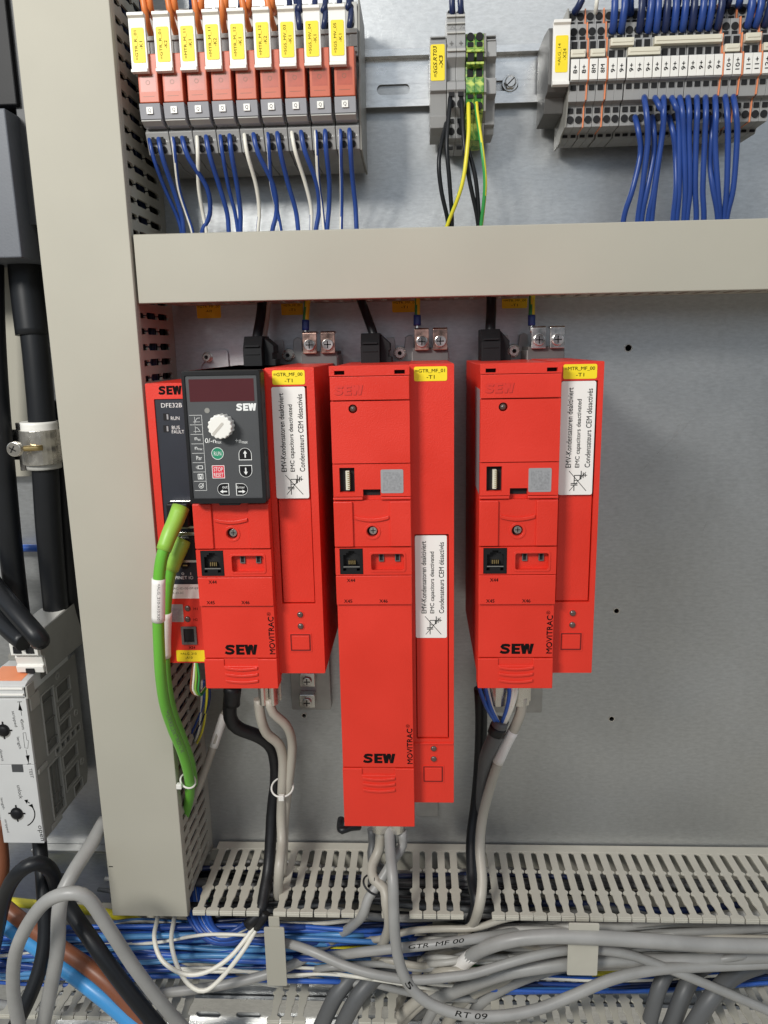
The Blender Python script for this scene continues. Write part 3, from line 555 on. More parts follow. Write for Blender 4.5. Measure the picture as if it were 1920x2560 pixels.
def logo(q, cx, cz, d, w_, h_, bold=.045):
    def pg(pts, x0, x1): q.add([(cx-w_/2+w_*(x0+(x1-x0)*a), cz-h_/2+h_*b, d) for a, b in pts], [tuple(range(len(pts)))])
    c = [(.95, .76), (.78, .85), (.5, .87), (.26, .83), (.18, .70), (.28, .59), (.5, .53), (.72, .46), (.82, .31), (.74, .18), (.5, .13), (.25, .15), (.03, .25)]
    L, R_ = [], []
    for i, (a, b) in enumerate(c):
        a0, b0 = c[max(i-1, 0)]; a1, b1 = c[min(i+1, len(c)-1)]; l = math.hypot(a1-a0, b1-b0); nx, ny = -(b1-b0)/l, (a1-a0)/l
        L.append((a+nx*.15, b+ny*.13)); R_.append((a-nx*.15, b-ny*.13))
    for i in range(len(c)-1): pg([L[i], L[i+1], R_[i+1], R_[i]], 0, .31)
    pg([(0, 0), (.42, 0), (1, 0), (1, .25), (.42, .25), (.42, .38), (.42, .38), (0, .38)][:5]+[(0, .25)], .345, .60)
    pg([(0, .25), (.42, .25), (.42, .38), (0, .38)], .345, .60); pg([(0, .38), (.93, .38), (.95, .62), (0, .62)], .345, .60); pg([(0, .62), (.42, .62), (.42, .75), (0, .75)], .345, .60); pg([(0, .75), (1.02, .75), (1.05, 1), (0, 1)], .345, .60)
    W = lambda pts: pg(pts, .60, 1.0)
    W([(.02, 1), (.16, 0), (.42, 0), (.27, 1)]); W([(.42, 0), (.30, .8), (.40, 1), (.505, .5)]); W([(.40, 1), (.62, 1), (.505, .5)]); W([(.62, 1), (.505, .5), (.60, 0), (.70, .8)]); W([(.60, 0), (.84, 0), (1.02, 1), (.76, 1)])
def drive(X, Zt, long_, lab, mark, keypad, rx=43.0):
    t = thing('frequency_inverter', lab, 'motor drive', (X+33, Zt-(275 if long_ else 185), 0), 'red motor drives')
    W_ = 43.0; XR = X+W_; RW = 24.2 if not keypad else 25.5; R0 = XR if not keypad else XR+1.5
    HL = -277 if long_ else -185.6; HR = -266 if long_ else -179.8
    # body
    b = MB()
    b.box(X+.6, XR-.3, Zt+HL+2, Zt-.6, 20, 144.5)
    b.build('housing', 'red', t, .6)
    rt = -95.4 if long_ else -10.2; rb = -223 if long_ else -136.2
    b = MB(); b.plate(rrect(XR-.2, R0+RW, Zt+HR, Zt, .6), 134, 139, [rrect(R0+1.7, R0+21.2, Zt+rb, Zt+rt, .3)])
    b.box(XR-.2, R0+RW-.1, Zt+HR+.1, Zt-.1, 18, 134)
    b.build('side_housing', 'red', t, .5)
    MB().plate(rrect(R0+2.2, R0+20.7, Zt+rb+.5, Zt+rt-1.2, .3), 134, 137.6 if not long_ else 137.9).build('cover_strip', 'red', t, .3)
    MB().box(R0+1.8, R0+21.1, Zt+rt-1.1, Zt+rt-.1, 134.1, 135).build('recess_gap', 'hole', t)
    st = sticker(t, R0+2.4, R0+20.4, Zt-9.2, Zt-1.4, 139, 'yellow', 'marker_label', 1.0, .2)
    q = flatmb(); q.text(mark, R0+11.2, Zt-3.8, 139.26, 16, 2.1, fb=.06); q.text('-T1', R0+11.4, Zt-7.0, 139.26, 4.3, 1.9, fb=.06); q.build('lettering', 'ink', st)
    if long_: emc(t, R0+1.9, R0+20.1, Zt-158.3, Zt-96.2, 138.0)
    else: emc(t, R0+1.6, R0+20.2, Zt-73, Zt-10.4, 139.05)
    zl = (-229.3, -236.2, -246.5) if long_ else (-142.7, -149.9, -160.2)
    if long_: MB().box(R0+.4, R0+RW-.3, Zt-226.4, Zt-225.6, 138.8, 139.9).parts('ridge', 'red', t, .2)
    for z in zl[:2]:
        o = MB().cyl(R0+12, Zt+z, 2.4, 138.9, 139.3, 20).build('lamp_socket', 'red', t, .1); MB().dome(R0+12, Zt+z, 1.9, 139.2, 1.2).build('indicator_lamp', 'led', t)
    z = zl[2]
    MB().plate(rrect(R0+5, R0+18.2, Zt+z-5.8, Zt+z+5.8, .5), 138.9, 139.35, [rrect(R0+5.6, R0+17.6, Zt+z-5.3, Zt+z+5.3, .4)]).build('button_frame', 'red', t, .15)
    MB().plate(rrect(R0+6.4, R0+16.8, Zt+z-4.4, Zt+z+4.4, .4), 138.9, 139.6).build('push_button', 'red', t, .25)
    MB().plate(rrect(R0+5.6, R0+17.6, Zt+z-5.3, Zt+z+5.3, .4), 138.9, 139.1, [rrect(R0+6.25, R0+16.95, Zt+z-4.55, Zt+z+4.55, .4)]).build('button_gap_shade', 'dred2', t)  # raised dark ring paints the shade of a gap round the button
    D = 149.0
    if not keypad:
        MB().plate(rrect(X, XR, Zt-5.4, Zt, .5), 144, D, [rrect(X+2.8, X+8.3, Zt-4.7, Zt-2.6, .1), rrect(X+35, X+40.6, Zt-4.7, Zt-2.6, .1)]).build('top_cap', 'red', t, .3)
        MB().box(X+2.6, X+8.6, Zt-4.9, Zt-2.4, 144.2, 145).box(X+34.8, X+40.8, Zt-4.9, Zt-2.4, 144.2, 145).parts('latch_slot', 'hole', t)
        cp = MB().plate(rrect(X+.2, XR-.1, Zt-18.3, Zt-5.7, .4), 144, D-.3).build('upper_cap', 'red', t, .35)
        q = flatmb(); q.flat = False; vs, fs = None, None
        logo(q, X+10.2, Zt-12.8, D-.12, 15.2, 5.2, .02); q.build('embossed_logo', 'redlabel', cp)
        q = flatmb(); logo(q, X+10.45, Zt-13.05, D-.2, 15.2, 5.2, .03); q.build('logo_shadow', 'dred', cp)  # dark offset copy paints a shadow behind the logo letters
        MB().plate(rrect(X+.2, XR-.1, Zt-52.6, Zt-18.9, .4), 144, D-.2, [disc(X+12.3, Zt-22.9, 2.4)]).build('blank_cover', 'red', t, .35)
        MB().dome(X+12.3, Zt-22.9, 2.1, 146.5, 2.6).build('indicator_lamp', 'led', t)
        cn = MB().plate([(X+.2, Zt-53.1), (XR-.1, Zt-53.1), (XR-.1, Zt-71.2), (X+26.3, Zt-71.2), (X+26.3, Zt-67.2), (X+16.6, Zt-67.2), (X+16.6, Zt-71.2), (X+.2, Zt-71.2)][::-1], 144, D-.6, [rrect(X+3.8, X+12.2, Zt-68.8, Zt-55.0, .1)])
        cn.build('connector_panel', 'red', t)
        MB().box(X+3.6, X+12.4, Zt-69, Zt-54.8, 144.55, 145).build('connector_recess', 'hole', t)
        MB().box(X+16.8, X+26.1, Zt-71, Zt-67.4, 144.55, 145).parts('latch_slot', 'hole', t)
        pc = MB().box(X+7.2, X+9.3, Zt-67.6, Zt-56.9, 145, 148)
        pc.build('plug_header', 'cream', t, .15)
        pp = MB()
        for i in range(9): pp.box(X+8.2, X+9.7, Zt-66.8+i*1.12, Zt-66.4+i*1.12, 147.8, 148.15)
        pp.parts('contact', 'brass', t)
        sk = sticker(t, X+26.6, X+39.0, Zt-69.4, Zt-56.2, D-.6, 'silver', 'code_sticker', .8, .2); sk['label'] = 'small blank silver sticker'
        MB().plate(rrect(X+27.8, X+37.9, Zt-68.2, Zt-57.6, .2), D-.4, D-.34).build('print_field', 'silver2', sk)
        MB().box(X, X+16.4, Zt-73, Zt-71.6, 144, D).box(X+26.5, XR, Zt-73, Zt-71.6, 144, D).parts('ridge', 'red', t, .3)
    # terminal block cover
    c = MB().plate(rrect(X, XR, Zt-100, Zt-73.6, .5), 142, D-1.4, [disc(X+21.3, Zt-91.4, 3.1, 24)])
    c.build('terminal_cover', 'red', t, .3)
    MB().cyl(X+21.3, Zt-91.4, 3.3, 140, 144.7).build('screw_recess', 'hole', t)
    MB().plate(rrect(X, X+10.6, Zt-99.8, Zt-74, .6), D-1.6, D).plate(rrect(X+31.4, XR, Zt-99.8, Zt-74, .6), D-1.6, D).parts('grip_pad', 'red', t, .4)
    MB().plate(disc(X+21.3, Zt-91.4, 4.6, 28), D-1.5, D-1.0, [disc(X+21.3, Zt-91.4, 3.4, 24)]).build('screw_collar', 'red', t, .2)
    MB().plate([(X+11.6, Zt-84)] + [(X+11.6+19*i/12, Zt-84-1.6*(1-(i/6-1)**2)) for i in range(13)] + [(X+30.6, Zt-84)] + [(X+30.6-19*i/12, Zt-82.2-1.5*(1-(i/6-1)**2)) for i in range(13)], D-1.5, D-.3).build('grip_ridge', 'red', t, .25)
    s_ = MB().cyl(X+21.6, Zt-91.2, 2.2, 144.6, 146.2, 20).build('cover_screw', 'steel', t, .2)
    MB().box(X+20.2, X+23, Zt-91.45, Zt-90.95, 146.2, 146.26).box(X+21.35, X+21.85, Zt-92.6, Zt-89.8, 146.2, 146.26).build('cross_slot', 'hole', s_)
    # socket strip
    MB().plate(rrect(X, XR, Zt-116.4, Zt-100.5, .4), 142, D-.6, [rrect(X+2.5, X+15.7, Zt-116, Zt-100.9, .1), rrect(X+20, X+39.0, Zt-113.9, Zt-103.8, 1.2)]).build('socket_strip', 'red', t, .25)
    MB().plate(rrect(X+19.2, X+39.8, Zt-114.7, Zt-103.0, 1.6), D-.7, D-.2, [rrect(X+20.3, X+38.7, Zt-113.6, Zt-104.1, 1.2)]).build('recess_rim', 'red', t, .2)
    MB().box(X+19.8, X+39.2, Zt-114.2, Zt-103.6, 141, 144.6).build('recess_floor', 'red', t)
    u = MB()
    for ux in (X+24.4, X+33.6): u.plate(rrect(ux, ux+2.9, Zt-109.4, Zt-104.6, .3), 144.6, 145.6, [rrect(ux+.6, ux+2.3, Zt-108.8, Zt-105.2, .1)])
    u.parts('pin_socket', 'dgrey', t, .1)
    u = MB()
    for ux in (X+24.4, X+33.6): u.box(ux+.5, ux+2.4, Zt-108.9, Zt-105.1, 144.62, 144.9)
    u.parts('pin_hole', 'hole', t)
    jk = MB().plate(rrect(X+2.7, X+15.5, Zt-115.8, Zt-101.1, .3), 145, D-.4, [[(X+4.6, Zt-111), (X+13.7, Zt-111), (X+13.7, Zt-104.6), (X+12.2, Zt-104.6), (X+12.2, Zt-103.4), (X+10.9, Zt-103.4), (X+10.9, Zt-102.3), (X+7.5, Zt-102.3), (X+7.5, Zt-103.4), (X+6.2, Zt-103.4), (X+6.2, Zt-104.6), (X+4.6, Zt-104.6)], rrect(X+4.3, X+6.1, Zt-114, Zt-112.4), rrect(X+12.0, X+13.8, Zt-114, Zt-112.4)]).build('modular_jack', 'black', t, .2)
    MB().box(X+3, X+15.2, Zt-115.5, Zt-101.4, 142.5, 145.2).build('jack_recess', 'hole', jk)
    u = MB()
    for i in range(4): u.box(X+7.4+i*1.1, X+7.9+i*1.1, Zt-110.4, Zt-108.2, 145.4, 147.3)
    u.parts('contact', 'brass', jk); MB().box(X+4.6, X+13.7, Zt-111.7, Zt-111.35, 148.5, 148.75).build('jack_rib', 'sidegrey', jk)
    lp = MB().plate(rrect(X, XR, Zt-134, Zt-116.8, .4), 142, D-.2).build('label_panel', 'red', t, .3)
    q = flatmb(); q.text('X44', X+8.6, Zt-119.4, D-.14, 4.6, 2.0, fb=.12); q.text('X45', X+6.6, Zt-131.8, D-.14, 4.6, 2.0, fb=.12); q.text('X46', X+26.8, Zt-131.8, D-.14, 4.6, 2.0, fb=.12); q.build('lettering', 'ink', lp)
    # lower cover
    fl = -237.6 if long_ else -166.8
    lc = MB().plate(rrect(X+.2, XR-.2, Zt+fl+.3, Zt-134.4, .3), 138, 147.2).build('lower_cover', 'red', t, .35)
    q = flatmb(); zc = -231.4 if long_ else -161.3
    logo(q, X+22.2, Zt+zc, 147.26, 19.2, 6.3); q.text('MOVITRAC', X+40.6, Zt+(-223.4 if long_ else -152.6), 147.26, 23, 3.2, 90, .0, fb=.26)
    q.text('®', X+39.6, Zt+(-210.2 if long_ else -139.4), 147.26, 2.2, 2.2, 90, .004); q.build('lettering', 'ink', lc)
    fp = MB().plate([(X, Zt+HL), (XR, Zt+HL), (XR, Zt+fl-.3), (XR-11.5, Zt+fl-.3), (XR-11.5, Zt+fl-4.5), (X+11.8, Zt+fl-4.5), (X+11.8, Zt+fl-.3), (X, Zt+fl-.3)], 136, 147.8).build('lower_flap', 'red', t, .4)
    rz = (-245, -248.8, -252.8) if long_ else (-173.4, -177.3, -181.4)
    g = MB().box(X+11.4, XR-11.1, Zt+HL+.6, Zt+fl-.2, 136.5, 147.0)
    g.build('grip_base', 'red', t, .1)
    g = MB()
    for z in rz: g.plate(curved(X+12.2, X+31.6, Zt+z+1.1, 1.1, 1.7), 146.6, 148.8)
    g.build('grip_ridge', 'red', t, .4)
    # left side details
    if not keypad: MB().box(X+.45, X+.62, Zt-72, Zt-14, 108, 143).build('side_sticker', 'silver', t)
    return t
M['dsteel'] = mat('dull steel', (0.38,0.375,0.36), 0.4, 0.8, 0.1, 100)
M['cream2'] = mat('groove shade white', (0.50, 0.47, 0.42), 0.5, 0, 0.03)  # white darkened to stand for shade in the knob groove
M['pgrey'] = mat('pale grey plastic', (0.56,0.56,0.55), 0.4, 0, 0.03, 60)
M['sgrey2'] = mat('shaded moulded grey', (0.15,0.145,0.13), 0.5, 0, 0.06, 60)  # moulded grey darkened, inner shade is put into the colour
M['slate'] = mat('slate plastic', (0.10,0.108,0.125), 0.5, 0, 0.04, 60, .2)
M['rimgrey'] = mat('light moulded grey', (0.34, 0.33, 0.30), 0.45, 0, 0.05, 60)
M['dred2'] = mat('gap shade red', (0.16, 0.008, 0.006), 0.6, 0, 0.03)  # red darkened to stand for shade in the button gap
M['dred'] = mat('logo shadow red', (0.30, 0.014, 0.008), 0.5, 0, 0.03)  # dark red of the shadow painted under the logo
M['silver2'] = mat('silver print field', (0.34, 0.34, 0.35), 0.4, 0.3, 0.2, 900)
d1 = drive(-127.2, -10.4, False, 'left red drive, short, carrying the dark keypad and reading GTR MF 00', '=GTR_MF_00', True)
d2 = drive(-47.8, -9.8, True, 'middle red drive, the tallest one, with yellow label GTR MF 01', '=GTR_MF_01', False)
d3 = drive(32.8, -10.0, False, 'right red drive, short, with blank cover and yellow label MTR MF 00', '=MTR_MF_00', False)
MB().box(-126.8, -84.6, -83, -11, 20, 144).build('upper_housing', 'red', d1, .5)
MB().prof([(-84, 140), (-84, 147.4), (-95, 147.4), (-95, 140)], -117.5, -95).build('latch_tab', 'red', d1, .5)
# keypad
kx0, kx1, kz0, kz1, KD = -125.6, -83.2, -82.6, -10.8, 157.0
kp_ = thing('operator_panel', 'dark grey keypad with white knob plugged onto the left red drive', 'keypad', ((kx0+kx1)/2, kz0, 146))
MB().plate(rrect(kx0, kx1, kz0, kz1, 1.5), 146, KD-.4).build('housing', 'black', kp_, .8)
MB().plate(rrect(kx0+.2, kx1-.2, kz0+.2, kz1-.2, 1.5), KD-1, KD+.3, [rrect(kx0+2.0, kx1-2.2, kz0+3.2, kz1-2.5, .8)]).build('bezel', 'black', kp_, .45)
MB().plate(rrect(-110, -98, kz0-1.0, kz0+1, .8), 150, KD-.5).build('grip_lip', 'black', kp_, .4)
fp_ = MB().plate(rrect(kx0+2.0, kx1-2.2, kz0+3.2, kz1-2.5, .5), KD-1, KD-.35).build('face_panel', 'char', kp_)
MB().box(-121.7, -87.0, -27.0, -15.2, KD-.4, KD-.25).build('display_window', 'window', kp_)
M['window'].node_tree.nodes['Principled BSDF'].inputs['Coat Weight'].default_value = .6
q = flatmb(); dd = KD-.28; FP = KD-.35
def K(x, y): a = P(340+x/3.072, 700+y/3.072, 157); return a[0], a[1]
def K5(x, y): a = P(340+x/3.072, 1200+y/3.072, 157); return a[0], a[1]
logo(q, *K(845, 976), dd, 10.8, 3.9, .035); q.text('0/-n', *K(570, 1234), dd, 5.8, 2.5, fb=.08); q.text('max', *K(634, 1248), dd, 3, 1.2, 0, 0); q.text('+n', *K(784, 1236), dd, 3.2, 2.2, 0, 0); q.text('max', *K(835, 1248), dd, 3, 1.2, 0, 0)
cells = [K(x, y) for x, y in ((412, 1040), (412, 1115), (414, 1190), (416, 1262), (419, 1335), (421, 1408), (426, 1480), (430, 1550), (432, 1618))]
cx0, cx1 = cells[0][0]-.3, K(512, 1040)[0]
cx0 = -122.7; cx1 = -116.0
for i in range(9): z = cells[0][1] + (cells[8][1]-cells[0][1])*i/8; q.line([(cx0, z), (cx1, z)], .18, dd)
q.line([(cx1, cells[0][1]+.1), (cx1, cells[8][1]-.1)], .18, dd)
zc = [cells[0][1]+(cells[8][1]-cells[0][1])*(i+.5)/8 for i in range(8)]; xc = -118.9
q.line([(xc-2, zc[0]-1), (xc+1.8, zc[0]-1)], .16, dd); q.line([(xc-1, zc[0]-1.9), (xc-1, zc[0]+1.8)], .16, dd); q.line([(xc-1, zc[0]-1), (xc+.3, zc[0]+1), (xc+1.9, zc[0]+1.1)], .2, dd)
q.line([(xc-2, zc[1]-1), (xc+1.8, zc[1]-1)], .16, dd); q.line([(xc-1, zc[1]-1.9), (xc-1, zc[1]+1.8)], .16, dd); q.line([(xc-1, zc[1]+1), (xc+.2, zc[1]+1), (xc+1.6, zc[1]-1)], .2, dd)
q.text('n', xc-1, zc[2]+.2, dd, 1.4, 1.5); q.text('ss', xc+.7, zc[2]-.4, dd, 1.4, .9); q.text('n', xc-1.3, zc[3]+.2, dd, 1.4, 1.5); q.text('max', xc+.9, zc[3]-.4, dd, 2.3, .9); q.text('Par', xc, zc[4], dd, 3.1, 2.2)
q.plate(rrect(xc-1, xc+1.6, zc[5]-1, zc[5]+1, .3), dd-.05, dd, [rrect(xc-.7, xc+1.3, zc[5]-.7, zc[5]+.7, .2)]); q.line([(xc-1.4, zc[5]-1), (xc-1.4, zc[5]+1)], .2, dd); q.line([(xc-2, zc[5]-.5), (xc-2, zc[5]+.5)], .2, dd)
q.plate(rrect(xc-1.5, xc+1.5, zc[6]-1.5, zc[6]+1.5, .2), dd-.05, dd, [rrect(xc-1.2, xc+1.2, zc[6]-1.2, zc[6]+1.2, .1)]); q.plate(rrect(xc-.8, xc+.8, zc[6], zc[6]+1.2), dd-.05, dd, [rrect(xc-.5, xc+.5, zc[6]+.3, zc[6]+1)]); q.box(xc-.7, xc+.6, zc[6]-1.1, zc[6]-.4, dd-.05, dd)
q.plate(disc(xc, zc[7], 1.4), dd-.05, dd, [disc(xc, zc[7], 1.15)]); q.line([(xc-.6, zc[7]), (xc, zc[7]-.7), (xc+1.4, zc[7]+1.4)], .35, dd)
q.build('lettering', 'wink', fp_)
MB().cyl(*K(545, 1003), 1.4, FP-.1, FP+.15, 20).build('light_sensor', 'sidegrey', kp_)
# knob: scalloped
kx, kz = K(668, 1118); kn = MB(); n = 72
prof2 = [(kx+(6.3+.32*math.cos(16*2*math.pi*i/n))*math.cos(2*math.pi*i/n), kz+(6.3+.32*math.cos(16*2*math.pi*i/n))*math.sin(2*math.pi*i/n)) for i in range(n)]
kn.plate(prof2, FP, FP+7.5); kb = kn.build('rotary_knob', 'white', kp_, .5)
a_ = math.radians(47); g = MB(); cx_, sx_ = math.cos(a_), math.sin(a_)
g.plate([(kx+u*cx_-v*sx_, kz+u*sx_+v*cx_) for u, v in ((-5.6, -.75), (2.4, -.75), (3.0, 0), (2.4, .75), (-5.6, .75))], FP+7.3, FP+7.62); g.build('pointer_groove_shade', 'cream2', kb)  # groove is not cut, its shade is painted as a darker strip
def key(pts, m_, lab, txts=(), arrows=(), rim=True):
    bmx = MB().plate(pts, FP-.05, FP+.25).build('key', m_, kp_, .12, label=lab); q = flatmb(); dk = FP+.31
    if rim:
        cxm = sum(p[0] for p in pts)/len(pts); czm = sum(p[1] for p in pts)/len(pts)
        q.plate([(cxm+(x-cxm)*.985, czm+(z-czm)*.985) for x, z in pts], dk-.04, dk, [[(cxm+(x-cxm)*.90, czm+(z-czm)*.90) for x, z in pts]])
    for t in txts: q.text(t[0], t[1], t[2], dk, t[3], t[4], 0, 0)
    for (x, z, ang) in arrows:
        ca, sa = math.cos(ang), math.sin(ang); R2 = lambda u, v: (x+u*ca-v*sa, z+u*sa+v*ca)
        q.add([(*R2(u, v), dk) for u, v in ((-1.9, -.35), (.3, -.35), (.3, -1.05), (2.0, 0), (.3, 1.05), (.3, .35), (-1.9, .35))], [tuple(range(7))])
    q.build('lettering', 'wink', bmx)
cx, cz = K(626, 1333); key(disc(cx, cz, 3.4, 32), 'green', 'round green RUN key', [('RUN', cx, cz, 4, 2.2)])
cx, cz = K(633, 1474); key(rrect(cx-3.5, cx+3.5, cz-3.6, cz+3.6, .3), 'redbtn', 'square red STOP RESET key', [('STOP', cx, cz+1.4, 5, 2.2), ('RESET', cx, cz-1.6, 5.2, 2.2)])
def dsh(cx, cz, w2, h2, dr):
    n = 12; arc = [(w2*math.cos(math.pi*i/n), w2*math.sin(math.pi*i/n)) for i in range(n+1)]; p = arc + [(-w2, -h2+0), (w2, -h2)]
    if dr == 'u': return [(cx+x, cz+z) for x, z in p]
    if dr == 'd': return [(cx-x, cz-z) for x, z in p]
    if dr == 'l': return [(cx-z, cz+x) for x, z in p]
    return [(cx+z, cz-x) for x, z in p]
cx, cz = K(838, 1340); key(dsh(cx, cz, 3.6, 3.2, 'u'), 'black', 'up arrow key', (), [(cx, cz+.2, math.pi/2)])
cx, cz = K(843, 1466); key(dsh(cx, cz, 3.6, 3.2, 'd'), 'black', 'down arrow key', (), [(cx, cz-.2, -math.pi/2)])
cx, cz = K5(672, 72); key(dsh(cx, cz, 3.4, 3.2, 'l'), 'black', 'out key with arrow to the left', [('out', cx+.9, cz+1.2, 2.9, 1.4)], [(cx, cz-1.2, math.pi)])
cx, cz = K5(812, 72); key(dsh(cx, cz, 3.4, 3.2, 'r'), 'black', 'Enter key with arrow to the right', [('Enter', cx-.4, cz+1.2, 4.3, 1.4)], [(cx, cz-1.2, 0)])
for z in (-30, -56): MB().box(kx1-.3, kx1+.02, z-1.5, z+1.5, 149, 151.5).parts('latch_slot', 'hole', kp_)
# ============================================================ fieldbus module at the left
fx0, fx1, fz0, fz1, FD = -162.2, -128.2, -196.2, -19.0, 110
fb = thing('fieldbus_module', 'narrow red and black fieldbus module left of the keypad with green plugs', 'interface module', (-146, fz0, 0))
MB().box(fx0, fx1, fz0, fz1, 10, FD-2).plate(rrect(fx0, fx1, fz0, fz1, .8), FD-2, FD, [rrect(fx0+4.7, fx1-1, -150.5, -28.2, .5)]).build('housing', 'red', fb, .5)
fpn = MB().box(fx0+4.8, fx1-1.1, -150.4, -28.3, FD-3, FD-.8).build('face_panel', 'navy', fb)
q = flatmb(); logo(q, P(340+262/3.07, 700+858/3.07, 110)[0], P(0, 700+858/3.07, 110)[1]-.8, FD+.08, 14, 5.2, .035); q.build('lettering', 'ink', fb)
def Fp(x, y, o=700): a = P(340+x/3.072, o+y/3.072, 109.4); return a[0], a[1]
q = flatmb(); q.text('DFE32B', *Fp(272, 962), FD-.74, 12.6, 2.6); q.text('RUN', *Fp(300, 1062), FD-.74, 5.2, 2.1, 0, 0); q.text('BUS', *Fp(305, 1133), FD-.74, 4.8, 2.1, 0, 0); q.text('FAULT', *Fp(322, 1166), FD-.74, 7.5, 2.0, 0, 0)
q.text('PROFINET IO', P(450, 1444, 109)[0], P(450, 1444, 109)[1], FD-.74, 17, 2.1); q.text('AS', P(441, 1418, 109)[0], P(441, 1418, 109)[1], FD-.74, 3, 2.3); q.text('0   1', P(466, 1434, 109)[0], P(466, 1434, 109)[1], FD-.74, 6, 1.7)
q.build('lettering', 'wink', fpn)
for y in (1052, 1143):
    a = Fp(232, y); MB().box(a[0]-1.8, a[0]+1.8, a[1]-2.1, a[1]+2.1, FD-.85, FD-.7).build('indicator_window', 'hole', fb); MB().box(a[0]+.3, a[0]+1.3, a[1]-1.5, a[1]+1.6, FD-.75, FD-.55).build('indicator_lamp', 'silver', fb)
# jack shells
for k, (y0, y1) in enumerate(((1252, 1320), (1330, 1405))):
    a, b = P(425, y0, 112), P(480, y1, 112)
    MB().plate(rrect(a[0], b[0]+6, b[1], a[1], .5), FD-1, FD+3, [rrect(a[0]+1.6, b[0]+4, b[1]+1.5, a[1]-2.6)]).build('network_socket', 'steel', fb, .2)
    MB().box(a[0]+1.5, b[0]+4, b[1]+1.4, a[1]-2.5, FD-2, FD).build('socket_recess', 'hole', fb)
a = P(463, 1412, 110); s_ = MB().cyl(a[0], a[1], 2.6, FD-1, FD+1.4).build('rotary_switch', 'black', fb, .2); MB().box(a[0]-1, a[0]+1.8, a[1]-.4, a[1]+.4, FD+1.4, FD+1.6).build('pointer', 'brass', s_)
a, b = P(420, 1462, 111), P(512, 1497, 111); s_ = sticker(fb, a[0], fx1-.4, b[1], a[1], FD, 'paper', 'address_sticker', .8, .3)
q = flatmb(); q.text('MAC-ID:00-0F-69', a[0]+10, a[1]-2.6, FD+.36, 17.5, 1.4); q.text('61-23-3C', a[0]+5.3, a[1]-5.6, FD+.36, 8.2, 1.4); q.build('lettering', 'gink', s_)
a, b = P(416, 1512, 111), P(459, 1556, 111); s_ = sticker(fb, a[0], b[0], b[1], a[1], FD, 'silver', 'code_sticker', .5, .25)
MB().plate(rrect(a[0]+1, b[0]-1, b[1]+.8, a[1]-2.6), FD+.25, FD+.3).build('print_field', 'silver2', s_)
for y in (1521, 1548):
    a = P(469, y, 110); MB().dome(a[0], a[1], 2.0, FD, 1.2).build('indicator_lamp', 'led', fb)
q = flatmb()
for t, y in (('H1', 1522), ('H2', 1549)): a = P(489, y, 110); q.text(t, a[0], a[1], FD+.06, 2.6, 1.7, 0, 0)
a = P(480, 1619, 110); q.text('X24', a[0], a[1], FD+.06, 4, 1.7, fb=.12); q.build('lettering', 'ink', fb)
a, b = P(453, 1566, 110), P(500, 1610, 110); j = MB().plate(rrect(a[0], b[0]-1.5, b[1], a[1], .3), FD-1, FD+1.2, [rrect(a[0]+1.5, b[0]-3, b[1]+1.6, a[1]-1.3)]).build('modular_jack', 'dgrey', fb, .2); MB().box(a[0]+1.2, b[0]-2, b[1]+1.4, a[1]-1.2, FD-1, FD+.2).build('jack_recess', 'hole', j)
a, b = P(439, 1627, 111), P(500, 1655, 111); s_ = sticker(fb, a[0], fx1-.2, b[1], a[1], FD, 'yellow', 'marker_label', .8, .2)
q = flatmb(); q.text('=ALG_210', a[0]+8, a[1]-2.4, FD+.26, 10.4, 1.7); q.text('-A10', a[0]+8, a[1]-5.0, FD+.26, 4.8, 1.6); q.build('lettering', 'ink', s_)
